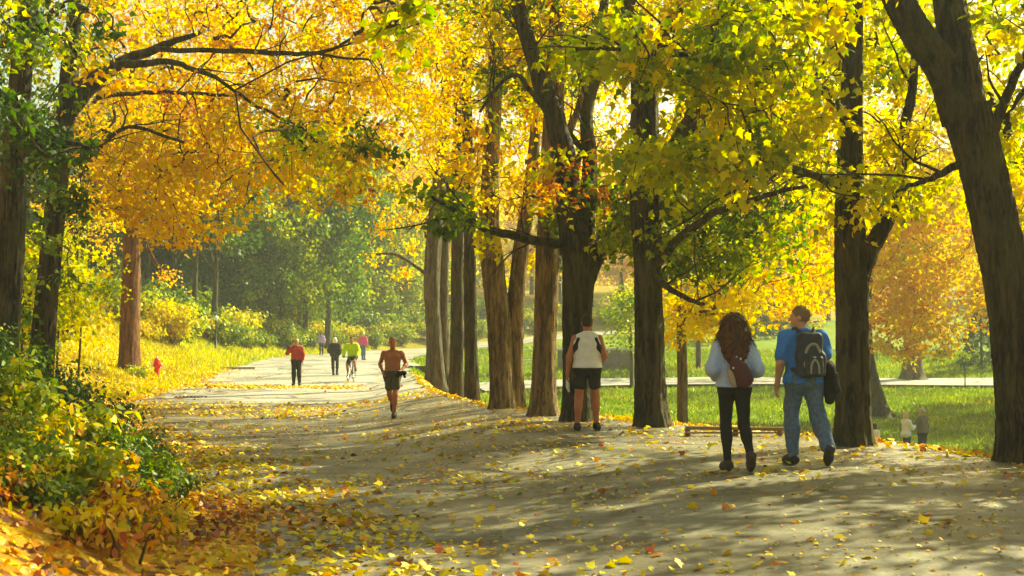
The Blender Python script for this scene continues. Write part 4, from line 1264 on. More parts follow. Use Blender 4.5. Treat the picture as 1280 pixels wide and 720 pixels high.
def hydrant():
    x = px2x(197, 48); y = 48.0
    t = thing("fire_hydrant", "small red fire hydrant with white top on the leafy bank", "fire hydrant", (x, y, H(x, y) - 0.02), 0.5)
    MB().lathe([(0.17, 0), (0.17, 0.04), (0.115, 0.05), (0.105, 0.1), (0.1, 0.48), (0.135, 0.49), (0.135, 0.53), (0.12, 0.54)], n=20).build("barrel", M_RED, t)
    b = MB().lathe([(0.12, 0.54), (0.118, 0.6), (0.095, 0.665), (0.05, 0.7), (0.03, 0.705)], n=20).build("bonnet", M_RED, t)
    MB().lathe([(0.032, 0.70), (0.032, 0.75), (0.02, 0.76)], n=5).build("operating_nut", M_WHITE, b)
    for sx in (-1, 1):
        n = MB().lathe([(0.055, 0.06), (0.055, 0.16), (0.06, 0.16)], (0, 0, 0.42), 14, Vector((sx, 0, 0)).to_track_quat('Z', 'Y')).build("side_nozzle", M_RED, t)
        MB().lathe([(0.066, 0.16), (0.066, 0.2), (0.02, 0.205), (0.018, 0.225)], (0, 0, 0.42), 8, Vector((sx, 0, 0)).to_track_quat('Z', 'Y')).build("nozzle_cap", M_WHITE, n)
    MB().lathe([(0.075, 0.06), (0.075, 0.17), (0.085, 0.17), (0.085, 0.21), (0.02, 0.215)], (0, 0, 0.36), 16, Vector((0, -1, 0)).to_track_quat('Z', 'Y')).build("front_nozzle", M_RED, t)
hydrant()

def lamp_post():
    x = px2x(270, 72); y = 72.0
    t = thing("street_lamp", "slim dark lamp post with a white globe in front of the dark wood", "street lamp", (x, y, H(x, y)), 0)
    hh = P(0, 396, 72).z - H(x, y)
    MB().lathe([(0.13, 0), (0.13, 0.1), (0.09, 0.14), (0.085, 0.5), (0.05, 0.55), (0.042, hh - 0.32), (0.06, hh - 0.3), (0.09, hh - 0.24), (0.09, hh - 0.2)], n=12).build("pole", M_IRON, t)
    g = MB().lathe([(0.08, hh - 0.2)] + [(0.14 * math.sin(a), hh - 0.06 - 0.14 * math.cos(a)) for a in np.linspace(0.5, 2.9, 9)], n=16).build("globe", M_GLOBE, t)
    MB().lathe([(0.05, hh + 0.07), (0.05, hh + 0.1), (0.01, hh + 0.14)], n=10).build("finial", M_IRON, g)
lamp_post()

def wall():
    Y = 83.0
    x0, x1 = px2x(697, Y), px2x(792, Y)
    zt, zb = P(0, 438, Y).z, P(0, 463, Y).z - 0.5
    t = thing("concrete_wall", "low grey concrete wall with a pale cap beyond the lawn, behind the man in the vest", "wall", ((x0 + x1) / 2, Y, zb), 0)
    W = x1 - x0
    mb = MB().box((0, 0, (zt - zb) / 2), (W, 0.5, zt - zb), None, 0.02)
    for k in range(5):
        mb.box((-W / 2 + W * (k + 0.5) / 5, -0.262, (zt - zb) / 2), (W / 5 - 0.06, 0.03, zt - zb - 0.1), None, 0.008)
    mb.build("wall_body", M_CONC, t, False)
    MB().box((0, 0, zt - zb + 0.082), (W + 0.25, 0.75, 0.16), None, 0.025).build("cap", M_CAP, t, False)
wall()

def picnic_table():
    Y = 79.0
    x = px2x(655, Y)
    zt = P(0, 437, Y).z
    zg = H(x, Y)
    t = thing("picnic_table", "long pale-topped picnic table with benches on the grass seen between the brown trunks", "picnic table", (x, Y, zg), 0.05)
    h = max(0.75, zt - zg)
    top = MB()
    for k in range(5):
        top.box((0, -0.36 + 0.18 * k, h), (3.9, 0.165, 0.06), None, 0.01)
    top.build("tabletop", M_TOPW, t, False)
    for s in (-1, 1):
        b = MB()
        for k in range(2):
            b.box((0, s * (0.78 + 0.16 * k), h * 0.6), (3.9, 0.15, 0.05), None, 0.01)
        b.build("bench_seat", M_TOPW, t, False)
    for sx in (-1.3, 1.3):
        l = MB()
        l.box((sx, 0, h * 0.57), (0.08, 1.85, 0.1), None, 0.008)
        l.box((sx + 0.085, 0, h - 0.09), (0.08, 0.85, 0.1), None, 0.008)
        for s in (-1, 1):
            l.tube([(sx + 0.045, s * 0.8, -0.05), (sx + 0.045, s * 0.3, h - 0.06)], 0.05, 6)
        l.build("leg_frame", M_IRON, t, False)
picnic_table()

def low_rail():
    Y = 18.2
    x0, x1 = px2x(856, Y), px2x(978, Y)
    t = thing("wooden_rail", "low weathered timber rail at the lawn's edge behind the woman in black leggings", "rail", ((x0 + x1) / 2, Y, 0), 0)
    W = x1 - x0
    za, zb = P(0, 532, Y).z, P(0, 533.5, Y).z
    g0, g1 = H(x0, Y), H(x1, Y)
    MB().tube([(-W / 2, 0, za - 0.03), (0, 0.01, (za + zb) / 2 - 0.035), (W / 2, 0, zb - 0.03)], 0.028, 8).build("top_beam", M_WOOD, t)
    MB().box((0, 0.005, (P(0, 541, Y).z)), (W, 0.04, 0.025), None, 0.008).build("lower_beam", M_WOOD, t, False)
    for sx, g in ((-W / 2 + 0.04, g0), (W * 0.02, (g0 + g1) / 2), (W / 2 - 0.04, g1)):
        MB().box((sx, 0.066, (za + g) / 2 - 0.1), (0.075, 0.06, max(0.1, za - g) + 0.12), None, 0.008).build("post", M_WOOD, t, False)
low_rail()

def litter_bin(px, top, bot, Y, lab):
    x = px2x(px, Y); z = H(x, Y)
    t = thing("litter_bin", lab, "litter bin", (x, Y, z), 0)
    h = SZ(bot - top, Y)
    w = h * 0.36
    MB().lathe([(w * 0.8, 0.02), (w * 0.86, 0.06), (w, h * 0.8), (w * 1.05, h * 0.82), (w * 1.05, h * 0.86)], n=16).build("barrel", M_BIN, t)
    MB().lathe([(w * 1.0, h * 0.86), (w * 0.9, h * 0.93), (w * 0.45, h), (0.02, h * 1.01)], n=16).build("lid", M_BIN, t)
    for sx in (-1, 1):
        MB().box((sx * w * 1.06, 0, h * 0.4), (0.03, 0.05, h * 0.8), None, 0.005).build("bracket", M_IRON, t, False)
litter_bin(1110, 448, 464, 95, "blue-grey litter bin on the bright grass left of the thick lawn trunk")
litter_bin(1183, 452, 468, 95, "blue-grey litter bin on the bright grass below the orange foliage's right tip")

def thin_post(px, top, Y, lab):
    x = px2x(px, Y); z = H(x, Y)
    t = thing("signpost", lab, "post", (x, Y, z), 0)
    h = P(0, top, Y).z - z
    MB().lathe([(0.045, -0.1), (0.04, 0.2), (0.035, h - 0.05), (0.02, h)], n=8).build("pole", M_IRON, t)
    MB().lathe([(0.11, 0.0), (0.1, 0.06), (0.045, 0.09)], n=10).build("footing", M_CONC, t)
thin_post(1205, 452, 73.0, "thin dark post standing at the near edge of the pale road")
thin_post(1095.5, 425, 90.0, "thin dark post on the far grass beside the slanting trunk")

def drain():
    Y = 61.0
    x = px2x(296, Y)
    z = H(x, Y)
    t = thing("drain_headwall", "grey slab over a dark drain opening in the grass verge", "drain", (x, Y, z), 0.25)
    MB().box((0, 0.2, 0.05), (1.8, 0.7, 0.10), None, 0.02).build("slab", M_CONC, t, False)
    for s in (-1, 1):
        MB().box((s * 0.4 + 0.4, 0.05, -0.12), (0.16, 0.6, 0.235), None, 0.02).build("side_wall", M_CONC, t, False)
    MB().box((0.4, 0.25, -0.12), (0.62, 0.1, 0.23), None, 0.01).build("back_wall", M_IRON, t, False)
drain()
def grate():
    Y = 38.5
    x = px2x(240, Y); z = H(x, Y)
    t = thing("drain_grate", "dark iron kerb drain half buried in leaves left of the path", "drain grate", (x, Y, z + 0.02), 0.15)
    MB().box((0, 0, -0.02), (1.0, 0.26, 0.05), None, 0.01).build("frame", M_CONC, t, False)
    b = MB()
    for k in range(9):
        b.box((-0.44 + 0.11 * k, 0, 0.012), (0.05, 0.22, 0.02))
    b.build("bars", M_IRON, t, False)
grate()
# ------------------------------------------------------------------ soft bodies: signed distance shapes meshed with surface nets
class Soft:
    """smooth union of tapered capsules, ellipsoids and rounded boxes -> one continuous mesh"""
    def __init__(self):
        self.p = []
        self.cuts = []
    def cap(self, a, b, ra, rb=None, k=0.03, sy=1.0):
        self.p.append(('c', np.array(a, float), np.array(b, float), ra, ra if rb is None else rb, k, sy)); return self
    def ell(self, c, r, k=0.03, rot=None):
        self.p.append(('e', np.array(c, float), np.array(r, float), None if rot is None else np.array(rot.to_matrix() if hasattr(rot, 'to_matrix') else rot), 0, k, 1)); return self
    def box(self, c, h, rad, k=0.02, rot=None):
        self.p.append(('b', np.array(c, float), np.array(h, float), rad, None if rot is None else np.array(rot.to_matrix()), k, 1)); return self
    def cut(self, pt, nrm):
        """removes the side the normal points to"""
        n = np.array(nrm, float); n /= np.linalg.norm(n)
        self.cuts.append((np.array(pt, float), n)); return self
    def merge(self, other, grow=0.0):
        for q in other.p:
            if q[0] == 'c': self.p.append(('c', q[1], q[2], q[3] + grow, q[4] + grow, q[5], q[6]))
            else: self.p.append(q)
        return self
    def mesh(self, name, mat, vox=0.012, noise_amp=0.0, noise_s=30.0, seed=0.0, parent=None, stretch=(1, 1, 1)):
        lo, hi = [], []
        for q in self.p:
            if q[0] == 'c':
                r = max(q[3], q[4]) * max(1, q[6])
                lo.append(np.minimum(q[1], q[2]) - r); hi.append(np.maximum(q[1], q[2]) + r)
            else:
                r = np.linalg.norm(q[2]) if (q[3] is not None if q[0] == 'e' else q[4] is not None) else q[2]
                ext = r + (q[3] if q[0] == 'b' else 0)
                lo.append(q[1] - ext); hi.append(q[1] + ext)
        lo = np.array(lo); hi = np.array(hi)
        pad = 3 * vox + noise_amp
        g0 = lo.min(0) - pad - 2 * vox; g1 = hi.max(0) + pad + 2 * vox
        n = np.ceil((g1 - g0) / vox).astype(int) + 1
        f = np.full(n, 10.0, dtype=np.float32)
        ax = [g0[i] + np.arange(n[i]) * vox for i in range(3)]
        for qi, q in enumerate(self.p):
            k = q[5]
            i0 = np.maximum(((lo[qi] - pad - k - g0) / vox).astype(int), 0); i1 = np.minimum(((hi[qi] + pad + k - g0) / vox).astype(int) + 2, n)
            sl = tuple(slice(i0[j], i1[j]) for j in range(3))
            x = ax[0][sl[0]][:, None, None]; y = ax[1][sl[1]][None, :, None]; z = ax[2][sl[2]][None, None, :]
            if q[0] == 'c':
                a, b, sy = q[1], q[2], q[6]
                ba = b - a; ba2 = np.array([ba[0], ba[1] / sy, ba[2]])
                px, py, pz = x - a[0], (y - a[1]) / sy, z - a[2]
                t = np.clip((px * ba2[0] + py * ba2[1] + pz * ba2[2]) / max(ba2 @ ba2, 1e-9), 0, 1)
                d = np.sqrt((px - t * ba2[0]) ** 2 + (py - t * ba2[1]) ** 2 + (pz - t * ba2[2]) ** 2) - (q[3] + (q[4] - q[3]) * t)
                d = d * min(1, sy) if sy != 1 else d
            else:
                px, py, pz = x - q[1][0], y - q[1][1], z - q[1][2]
                M = q[3] if q[0] == 'e' else q[4]
                if M is not None:
                    px, py, pz = (M[0, 0] * px + M[1, 0] * py + M[2, 0] * pz, M[0, 1] * px + M[1, 1] * py + M[2, 1] * pz, M[0, 2] * px + M[1, 2] * py + M[2, 2] * pz)
                if q[0] == 'e':
                    r = q[2]
                    k0 = np.sqrt((px / r[0]) ** 2 + (py / r[1]) ** 2 + (pz / r[2]) ** 2)
                    k1 = np.sqrt((px / r[0] ** 2) ** 2 + (py / r[1] ** 2) ** 2 + (pz / r[2] ** 2) ** 2)
                    d = k0 * (k0 - 1) / np.maximum(k1, 1e-6)
                else:
                    h = q[2]; qx, qy, qz = np.abs(px) - h[0], np.abs(py) - h[1], np.abs(pz) - h[2]
                    d = np.sqrt(np.maximum(qx, 0) ** 2 + np.maximum(qy, 0) ** 2 + np.maximum(qz, 0) ** 2) + np.minimum(np.maximum(qx, np.maximum(qy, qz)), 0) - q[3]
            cur = f[sl]
            h = np.maximum(k - np.abs(cur - d), 0) / max(k, 1e-6)
            f[sl] = np.minimum(cur, d) - h * h * k * 0.25
        X, Y, Z = ax[0][:, None, None], ax[1][None, :, None], ax[2][None, None, :]
        if noise_amp > 0:
            s = noise_s; sx, sy_, sz = stretch
            near = np.abs(f) < 0.1
            nn = (np.sin(X * s * sx + 1.7 * np.sin(Z * s * 0.7 * sz + seed) + seed) + np.sin(Y * s * 1.1 * sy_ + 1.3 * np.sin(X * s * 0.8 * sx - seed)) + np.sin(Z * s * 0.9 * sz + 1.9 * np.sin(Y * s * 0.6 * sy_ + X * s * 0.5 * sx + seed * 2)))
            f = np.where(near, f + noise_amp * nn * 0.5, f).astype(np.float32)
        for pt, nv in self.cuts:
            f = np.maximum(f, (X - pt[0]) * nv[0] + (Y - pt[1]) * nv[1] + (Z - pt[2]) * nv[2])
        me = surface_nets(name, f, g0, vox, mat)
        return link(name, me, parent)

def surface_nets(name, f, g0, vox, mat):
    n = f.shape
    ins = f < 0
    cs = (n[0] - 1, n[1] - 1, n[2] - 1)
    tot = np.zeros(0)
    ids, pts, quads_cells, flips = [], [], [], []
    for a in range(3):
        b, c = (a + 1) % 3, (a + 2) % 3
        s0 = [slice(None)] * 3; s1 = [slice(None)] * 3
        s0[a] = slice(0, -1); s1[a] = slice(1, None)
        m = ins[tuple(s0)] != ins[tuple(s1)]
        I = np.argwhere(m)
        if not len(I): continue
        J = I.copy(); J[:, a] += 1
        fa = f[I[:, 0], I[:, 1], I[:, 2]]; fb = f[J[:, 0], J[:, 1], J[:, 2]]
        t = fa / (fa - fb)
        p = I.astype(float); p[:, a] += t
        cells = []
        for (db, dc) in ((0, 0), (-1, 0), (-1, -1), (0, -1)):
            K = I.copy(); K[:, b] += db; K[:, c] += dc
            K = np.clip(K, 0, np.array(cs) - 1)
            lin = (K[:, 0] * cs[1] + K[:, 1]) * cs[2] + K[:, 2]
            cells.append(lin); ids.append(lin); pts.append(p)
        q = np.stack(cells, 1)
        fl = fa < 0
        q[~fl] = q[~fl][:, ::-1]
        quads_cells.append(q)
    ids = np.concatenate(ids); pts = np.vstack(pts); q = np.vstack(quads_cells)
    uq, inv = np.unique(ids, return_inverse=True)
    cnt = np.bincount(inv)
    V = np.stack([np.bincount(inv, pts[:, j]) / cnt for j in range(3)], 1)
    Q = np.searchsorted(uq, q)
    # one light smoothing pass along the quads' edges
    for _ in range(2):
        A = np.zeros_like(V); w = np.zeros(len(V))
        for e in range(4):
            i, j = Q[:, e], Q[:, (e + 1) % 4]
            for d in range(3):
                A[:, d] += np.bincount(i, V[j, d], len(V)) + np.bincount(j, V[i, d], len(V))
            w += np.bincount(i, minlength=len(V)) + np.bincount(j, minlength=len(V))
        V = 0.5 * V + 0.5 * A / np.maximum(w, 1)[:, None]
    V = V * vox + g0
    return quad_mesh(name, V, Q, mat, True)

def cloth(name, col, rough=0.85, scale=60, var=0.12, bump=0.2):
    return simple_mat(name, col, rough, var, scale, bump, 0.2, 0, 0.004)

def skin_mat(name, col):
    m, nt, out = mat_base(name)
    tc = N(nt, "ShaderNodeTexCoord"); n1 = N(nt, "ShaderNodeTexNoise"); n1.inputs['Scale'].default_value = 9
    r1 = ramp(nt, [(0.3, tuple(c * 0.86 for c in col)), (0.7, tuple(min(1, c * 1.1) for c in col))])
    b = N(nt, "ShaderNodeBsdfPrincipled"); b.inputs['Roughness'].default_value = 0.5
    b.inputs['Subsurface Weight'].default_value = 0.12; b.inputs['Subsurface Radius'].default_value = (0.02, 0.008, 0.004)
    L = nt.links.new
    L(tc.outputs['Object'], n1.inputs['Vector']); L(n1.outputs['Fac'], r1.inputs[0]); L(r1.outputs[0], b.inputs['Base Color']); L(b.outputs[0], out.inputs[0])
    return m

SK_FAIR = skin_mat("skin_fair", (0.50, 0.27, 0.17))
SK_TAN = skin_mat("skin_tanned", (0.40, 0.17, 0.085))
SK_DEEP = skin_mat("skin_sunburnt", (0.40, 0.135, 0.06))
M_EYE = simple_mat("eye_dark", (0.02, 0.015, 0.012), 0.2, 0.05, 5, 0)
M_SHOE = cloth("black_shoe", (0.02, 0.02, 0.022), 0.6)
M_SOLE = cloth("dark_sole", (0.05, 0.045, 0.04), 0.8)
M_BLACK = cloth("black_cloth", (0.014, 0.013, 0.014))
M_CHAR = cloth("charcoal_cloth", (0.035, 0.037, 0.042))
M_VESTW = cloth("white_vest_cloth", (0.72, 0.71, 0.68))
M_LBLUE = cloth("light_blue_fleece", (0.38, 0.48, 0.70), 0.95, 40, 0.08)
M_BLUE = cloth("blue_cotton", (0.055, 0.20, 0.60), 0.9, 50)
M_JEANS = cloth("blue_denim", (0.10, 0.155, 0.25), 0.9, 26, 0.28)
M_KHAKI = cloth("khaki_cotton", (0.085, 0.078, 0.04), 0.9)
M_REDS = cloth("dark_red_jersey", (0.30, 0.028, 0.028), 0.9)
M_LIME = cloth("lime_jacket", (0.42, 0.66, 0.02), 0.7)
M_PINK = cloth("pink_jacket", (0.66, 0.10, 0.24), 0.85)
M_LILAC = cloth("lilac_jacket", (0.42, 0.3, 0.58), 0.85)
M_GREYB = cloth("grey_brown_sweater", (0.15, 0.12, 0.09), 0.95)
M_WHITEC = cloth("white_jacket", (0.75, 0.74, 0.72), 0.85)
M_NAVY = cloth("navy_cloth", (0.03, 0.05, 0.09), 0.9)
HR_BROWN = cloth("brown_hair", (0.085, 0.037, 0.017), 0.5, 120, 0.35, 0.5)
HR_DARK = cloth("dark_hair", (0.03, 0.018, 0.012), 0.5, 120, 0.3, 0.5)
HR_SHORT = cloth("cropped_light_brown_hair", (0.2, 0.125, 0.075), 0.7, 160, 0.25, 0.5)
HR_BLOND = cloth("blond_hair", (0.55, 0.42, 0.2), 0.55, 100, 0.25, 0.4)
HR_WHITE = cloth("pale_hair", (0.68, 0.62, 0.48), 0.55, 100, 0.2, 0.4)
HR_GREY = cloth("grey_hair", (0.4, 0.34, 0.28), 0.6, 100, 0.2, 0.4)

def v3(*a): return np.array(a, float)

def std_pose():
    J = {}
    for s, n in ((-1, 'L'), (1, 'R')):
        J['hip' + n] = v3(s * 0.092, 0, 0.93); J['knee' + n] = v3(s * 0.098, 0.015, 0.50); J['ank' + n] = v3(s * 0.10, -0.02, 0.085)
        J['toe' + n] = v3(s * 0.118, 0.165, 0.035); J['sho' + n] = v3(s * 0.178, -0.005, 1.402); J['elb' + n] = v3(s * 0.232, -0.03, 1.135); J['wri' + n] = v3(s * 0.242, 0.05, 0.89)
    J['pel'] = v3(0, 0, 0.97); J['che'] = v3(0, 0.0, 1.33); J['nek'] = v3(0, -0.015, 1.46); J['hd'] = v3(0, 0.015, 1.635)
    return J

HS = 1.09
def lerp(a, b, t): return a + (b - a) * t

def hand_prims(S, w, fwd, lat, pn, curl=0.5, k=0.008, grip=False):
    """palm, four unequal bent fingers, thumb.  fwd along the hand, lat towards the thumb side, pn palm normal"""
    fwd, lat, pn = [q / np.linalg.norm(q) for q in (fwd, lat, pn)]
    S.cap(w, w + fwd * 0.03, 0.027, 0.026, 0.02)
    for o in (-0.026, 0.0, 0.026):
        S.cap(w + fwd * 0.025 + lat * o * 0.6, w + fwd * 0.085 + lat * o, 0.019, 0.016, 0.015)
    for i, (o, L) in enumerate(((0.031, 0.070), (0.0105, 0.078), (-0.0105, 0.072), (-0.031, 0.056))):
        b = w + fwd * 0.09 + lat * o
        c1 = curl * (0.7 + 0.12 * i)
        d1 = fwd * math.cos(c1) + pn * math.sin(c1) + lat * o * 1.6
        m = b + d1 * L * 0.52
        d2 = fwd * math.cos(c1 * 2.2) + pn * math.sin(c1 * 2.2)
        S.cap(b, m, 0.0098, 0.009, k); S.cap(m, m + d2 * L * 0.5, 0.009, 0.0075, k)
    tb = w + fwd * 0.035 + lat * 0.03
    td = fwd * 0.72 + lat * 0.6 + pn * 0.35
    tm = tb + td * 0.042
    S.cap(tb, tm, 0.014, 0.0115, 0.012); S.cap(tm, tm + (fwd * 0.85 + pn * 0.45 + lat * 0.1) * 0.034, 0.0105, 0.0085, 0.006)

def head_frame(J, yaw, pitch=0.0):
    return Matrix.Rotation(yaw, 3, 'Z') @ Matrix.Rotation(pitch, 3, 'X')

class Person:
    def __init__(self, label, px, Y, feet_off=0.0, height_m=1.75, face=0.0, skin=SK_FAIR, J=None, vox=0.012, yaw=0.0, hpitch=0.0, girth=1.0, group=None, z=None, female=False, curl=(0.5, 0.5)):
        x = px2x(px, Y)
        self.t = thing("person", label, "person", (x, Y, (H(x, Y) + 0.006 if z is None else z) + feet_off), face, group)
        self.sc = height_m / 1.75
        self.t.scale = (self.sc,) * 3
        self.J = J or std_pose(); self.v = vox / self.sc; self.g = girth; self.f = female
        self.M = head_frame(self.J, yaw, hpitch)
        self.hd = self.J['hd']
        self.skin = skin; self.curl = curl
        self.body()
    def hp(self, x, y, z):
        return self.hd + np.array(self.M @ Vector((x * HS, y * HS, z * HS)))
    def torso(self, S, g=0.0, top=True, k=0.05, bare=False):
        J, G = self.J, self.g
        pel, che = J['pel'], J['che']
        for s in (-1, 1):
            hipx = 0.078 * (1.06 if self.f else 1) * G
            S.cap(pel + v3(s * hipx, 0, -0.02), lerp(pel, che, 0.45) + v3(s * (0.05 if self.f else 0.062) * G, 0, 0), 0.108 * G + g, (0.084 if self.f else 0.093) * G + g, k, 0.92)
            S.cap(lerp(pel, che, 0.45) + v3(s * (0.05 if self.f else 0.062) * G, 0, 0), che + v3(s * (0.066 if self.f else 0.084) * G, 0.0, -0.02), (0.084 if self.f else 0.093) * G + g, 0.108 * G + g, k, 0.88)
            S.ell(pel + v3(s * 0.082, -0.055, -0.035), np.array((0.088, 0.085, 0.09)) * G + g, k)
        if top:
            w_ = 0.2 if bare else 0.08
            S.cap(lerp(J['shoL'], J['shoR'], w_), lerp(J['shoL'], J['shoR'], 1 - w_), 0.042 + g * 0.8, 0.042 + g * 0.8, 0.04)
            for n in 'LR':
                S.cap(J['nek'] * 0.9 + J['sho' + n] * 0.1 + v3(0, -0.01, 0.015), lerp(J['nek'], J['sho' + n], 0.72 if bare else 0.9) + v3(0, 0, -0.008), 0.042 + g, 0.034 + g * 0.8, 0.04)
                if not self.f and g > 0: S.ell(J['che'] + v3(0.075 if n == 'R' else -0.075, 0.075, 0.0), np.array((0.085, 0.04, 0.06)) + g, 0.04)
    def arm(self, S, n, g=0.0, t0=0.0, t1=2.0, k=0.03):
        J = self.J; a, b, c = J['sho' + n], J['elb' + n], J['wri' + n]
        G = 0.5 + 0.5 * self.g
        f = 0.9 if self.f else 1.0
        if t0 < 1:
            S.cap(lerp(a, b, t0), lerp(a, b, min(t1, 1)), (0.055 - 0.012 * t0) * f * G + g, (0.055 - 0.012 * min(t1, 1)) * f * G + g, k)
        if t1 > 1:
            S.cap(b, lerp(b, c, t1 - 1), 0.043 * f * G + g, (0.043 - 0.014 * (t1 - 1)) * f * G + g, k)
            if g == 0: S.ell(lerp(b, c, 0.25), (0.044 * f, 0.046 * f, 0.05 * f), 0.03)
    def leg(self, S, n, g=0.0, t1=2.0, k=0.04, g2=None):
        J = self.J; a, b, c = J['hip' + n], J['knee' + n], J['ank' + n]
        G = 0.4 + 0.6 * self.g
        g2 = g if g2 is None else g2
        S.cap(a, lerp(a, b, min(t1, 1)), 0.09 * G + g, (0.09 - 0.033 * min(t1, 1)) * G + lerp(g, g2, 0.5), k)
        if t1 > 1:
            S.cap(b, lerp(b, c, t1 - 1), 0.057 * G + lerp(g, g2, .5), (0.057 - 0.02 * (t1 - 1)) * G + g2, k)
            back = v3(0, -0.025, 0)
            S.ell(lerp(b, c, 0.28) + back, np.array((0.05, 0.052, 0.095)) * G + g2, 0.05)
    def foot(self, S, n, g=0.0):
        J = self.J; a, t = J['ank' + n], J['toe' + n]
        d = t - a; d = d / np.linalg.norm(d)
        up = v3(0, 0, 1)
        heel = a - d * 0.045 - up * 0.035 if d[2] > -0.6 else a - v3(0, 0.05, 0.0)
        S.cap(a, heel, 0.036 + g, 0.034 + g, 0.03)
        S.cap(heel, lerp(heel, t, 0.7), 0.034 + g, 0.036 + g, 0.03)
        S.cap(lerp(heel, t, 0.6), t, 0.037 + g, 0.025 + g, 0.03)
        S.cap(a, lerp(a, t, 0.6), 0.036 + g, 0.03 + g, 0.03)
    def body(self):
        J = self.J; S = Soft()
        self.torso(S)
        for n in 'LR':
            self.arm(S, n); self.leg(S, n); self.foot(S, n)
            S.ell(J['sho' + n] + v3(0, 0, -0.025), (0.054, 0.057, 0.068), 0.04)
            if not self.f: S.ell(J['che'] + v3(0.075 if n == 'R' else -0.075, 0.075, 0.0), (0.085, 0.04, 0.06), 0.04)
            fw = J['wri' + n] - J['elb' + n]; fw /= np.linalg.norm(fw)
            pn = v3(-1 if n == 'R' else 1, 0.15, 0); pn -= fw * pn.dot(fw)
            if np.linalg.norm(pn) < 0.3: pn = v3(0, 0, -1) - fw * (-fw[2])
            pn /= np.linalg.norm(pn)
            lat = np.cross(fw, pn); lat = lat if lat[1] + 0.3 * lat[2] > 0 else -lat
            hand_prims(S, J['wri' + n], fw, lat, pn, self.curl[0 if n == 'L' else 1])
        S.cap(J['nek'] + v3(0, 0, -0.05), self.hp(0, -0.015, -0.05), 0.058, 0.055, 0.03)
        MH = self.M
        S.ell(self.hp(0, -0.012, 0.02), (0.081, 0.102, 0.104), 0.02, MH)
        S.ell(self.hp(0, 0.022, -0.045), (0.063, 0.074, 0.08), 0.03, MH)
        S.cap(self.hp(0, 0.092, 0.012), self.hp(0, 0.108, -0.022), 0.010, 0.015, 0.012)       # nose
        S.cap(self.hp(-0.03, 0.074, 0.030), self.hp(0.03, 0.074, 0.030), 0.012, 0.012, 0.012)  # brow
        S.cap(self.hp(-0.02, 0.081, -0.055), self.hp(0.02, 0.081, -0.055), 0.009, 0.009, 0.008)  # lips
        S.ell(self.hp(0, 0.072, -0.092), (0.024, 0.02, 0.02), 0.02, MH)                       # chin
        for s in (-1, 1):
            S.ell(self.hp(s * 0.075, -0.008, -0.002), (0.012, 0.022, 0.034), 0.008, MH)        # ears
        b = S.mesh("body", self.skin, self.v, parent=self.t)
        return b
    def eyes(self):
        for s in (-1, 1):
            MB().lathe([(0.010 * math.sin(a), -0.010 * math.cos(a)) for a in np.linspace(0.15, 3.0, 7)], self.hp(s * 0.031, 0.079, 0.008), 8).build("eye", M_EYE, self.t)
    def upper(self, name, mat, hem, sleeve=0.6, g=0.014, loose=0.0, collar=None, amp=0.004, front_open=False, sg=None, hood=False):
        J = self.J; S = Soft()
        self.torso(S, g + loose, bare=(sleeve == 0))
        for n in 'LR':
            if sleeve > 0:
                self.arm(S, n, g + (0.012 if sg is None else sg), 0.0, sleeve, 0.035)
                S.ell(J['sho' + n] + v3(0, 0, -0.038), np.array((0.05, 0.054, 0.064)) + g * 0.9, 0.04)
        if hood:
            S.ell(J['nek'] + v3(0, -0.10, -0.02), (0.115, 0.055, 0.10), 0.04)
        S.cut((0, 0, hem), (0, 0.0, -1))
        cz = J['nek'][2] + 0.04 if collar is None else collar
        S.cut((0, 0.0, cz), (0, 0.35, 1))
        return S.mesh(name, mat, max(self.v, 0.011), amp, 34, 1.3, self.t, (1, 1, 0.7))
    def lower(self, name, mat, waist=1.06, t1=1.97, g=0.014, g2=None, amp=0.004, skirt=0.0):
        S = Soft(); self.torso(S, g, top=False)
        for n in 'LR':
            self.leg(S, n, g, t1, 0.03, g2)
        S.cut((0, 0, waist), (0, 0, 1))
        return S.mesh(name, mat, max(self.v, 0.011), amp, 38, 2.1, self.t, (1, 1, 0.5))
    def shoes(self, mat=None, g=0.012):
        for n in 'LR':
            S = Soft(); self.foot(S, n, g)
            a = self.J['ank' + n]
            S.cut(a + v3(0, 0, 0.055), (0, -0.1, 1))
            o = S.mesh("shoe", mat or M_SHOE, self.v, parent=self.t)
            J = self.J; t = J['toe' + n]; d = t - a; d /= np.linalg.norm(d)
            flat = d[2] > -0.6
            if flat:
                B = Soft(); B.cap(v3(a[0], a[1] - 0.035, 0.013) + (v3(0, 0, a[2] - 0.085)), v3(t[0], t[1] + 0.008, 0.013 + t[2] - 0.035), 0.030, 0.028, 0.01)
                B.cap(v3(a[0], a[1] + 0.05, 0.013 + a[2] - 0.085), v3(t[0], t[1] - 0.045, 0.013 + t[2] - 0.035), 0.038, 0.042, 0.01)
                B.cut((0, 0, min(a[2] - 0.085, t[2] - 0.035) + 0.028), (0, 0, 1))
                B.cut((0, 0, min(a[2] - 0.085, t[2] - 0.035) + 0.001), (0, 0, -1))
                B.mesh("sole", M_SOLE, self.v, parent=o)
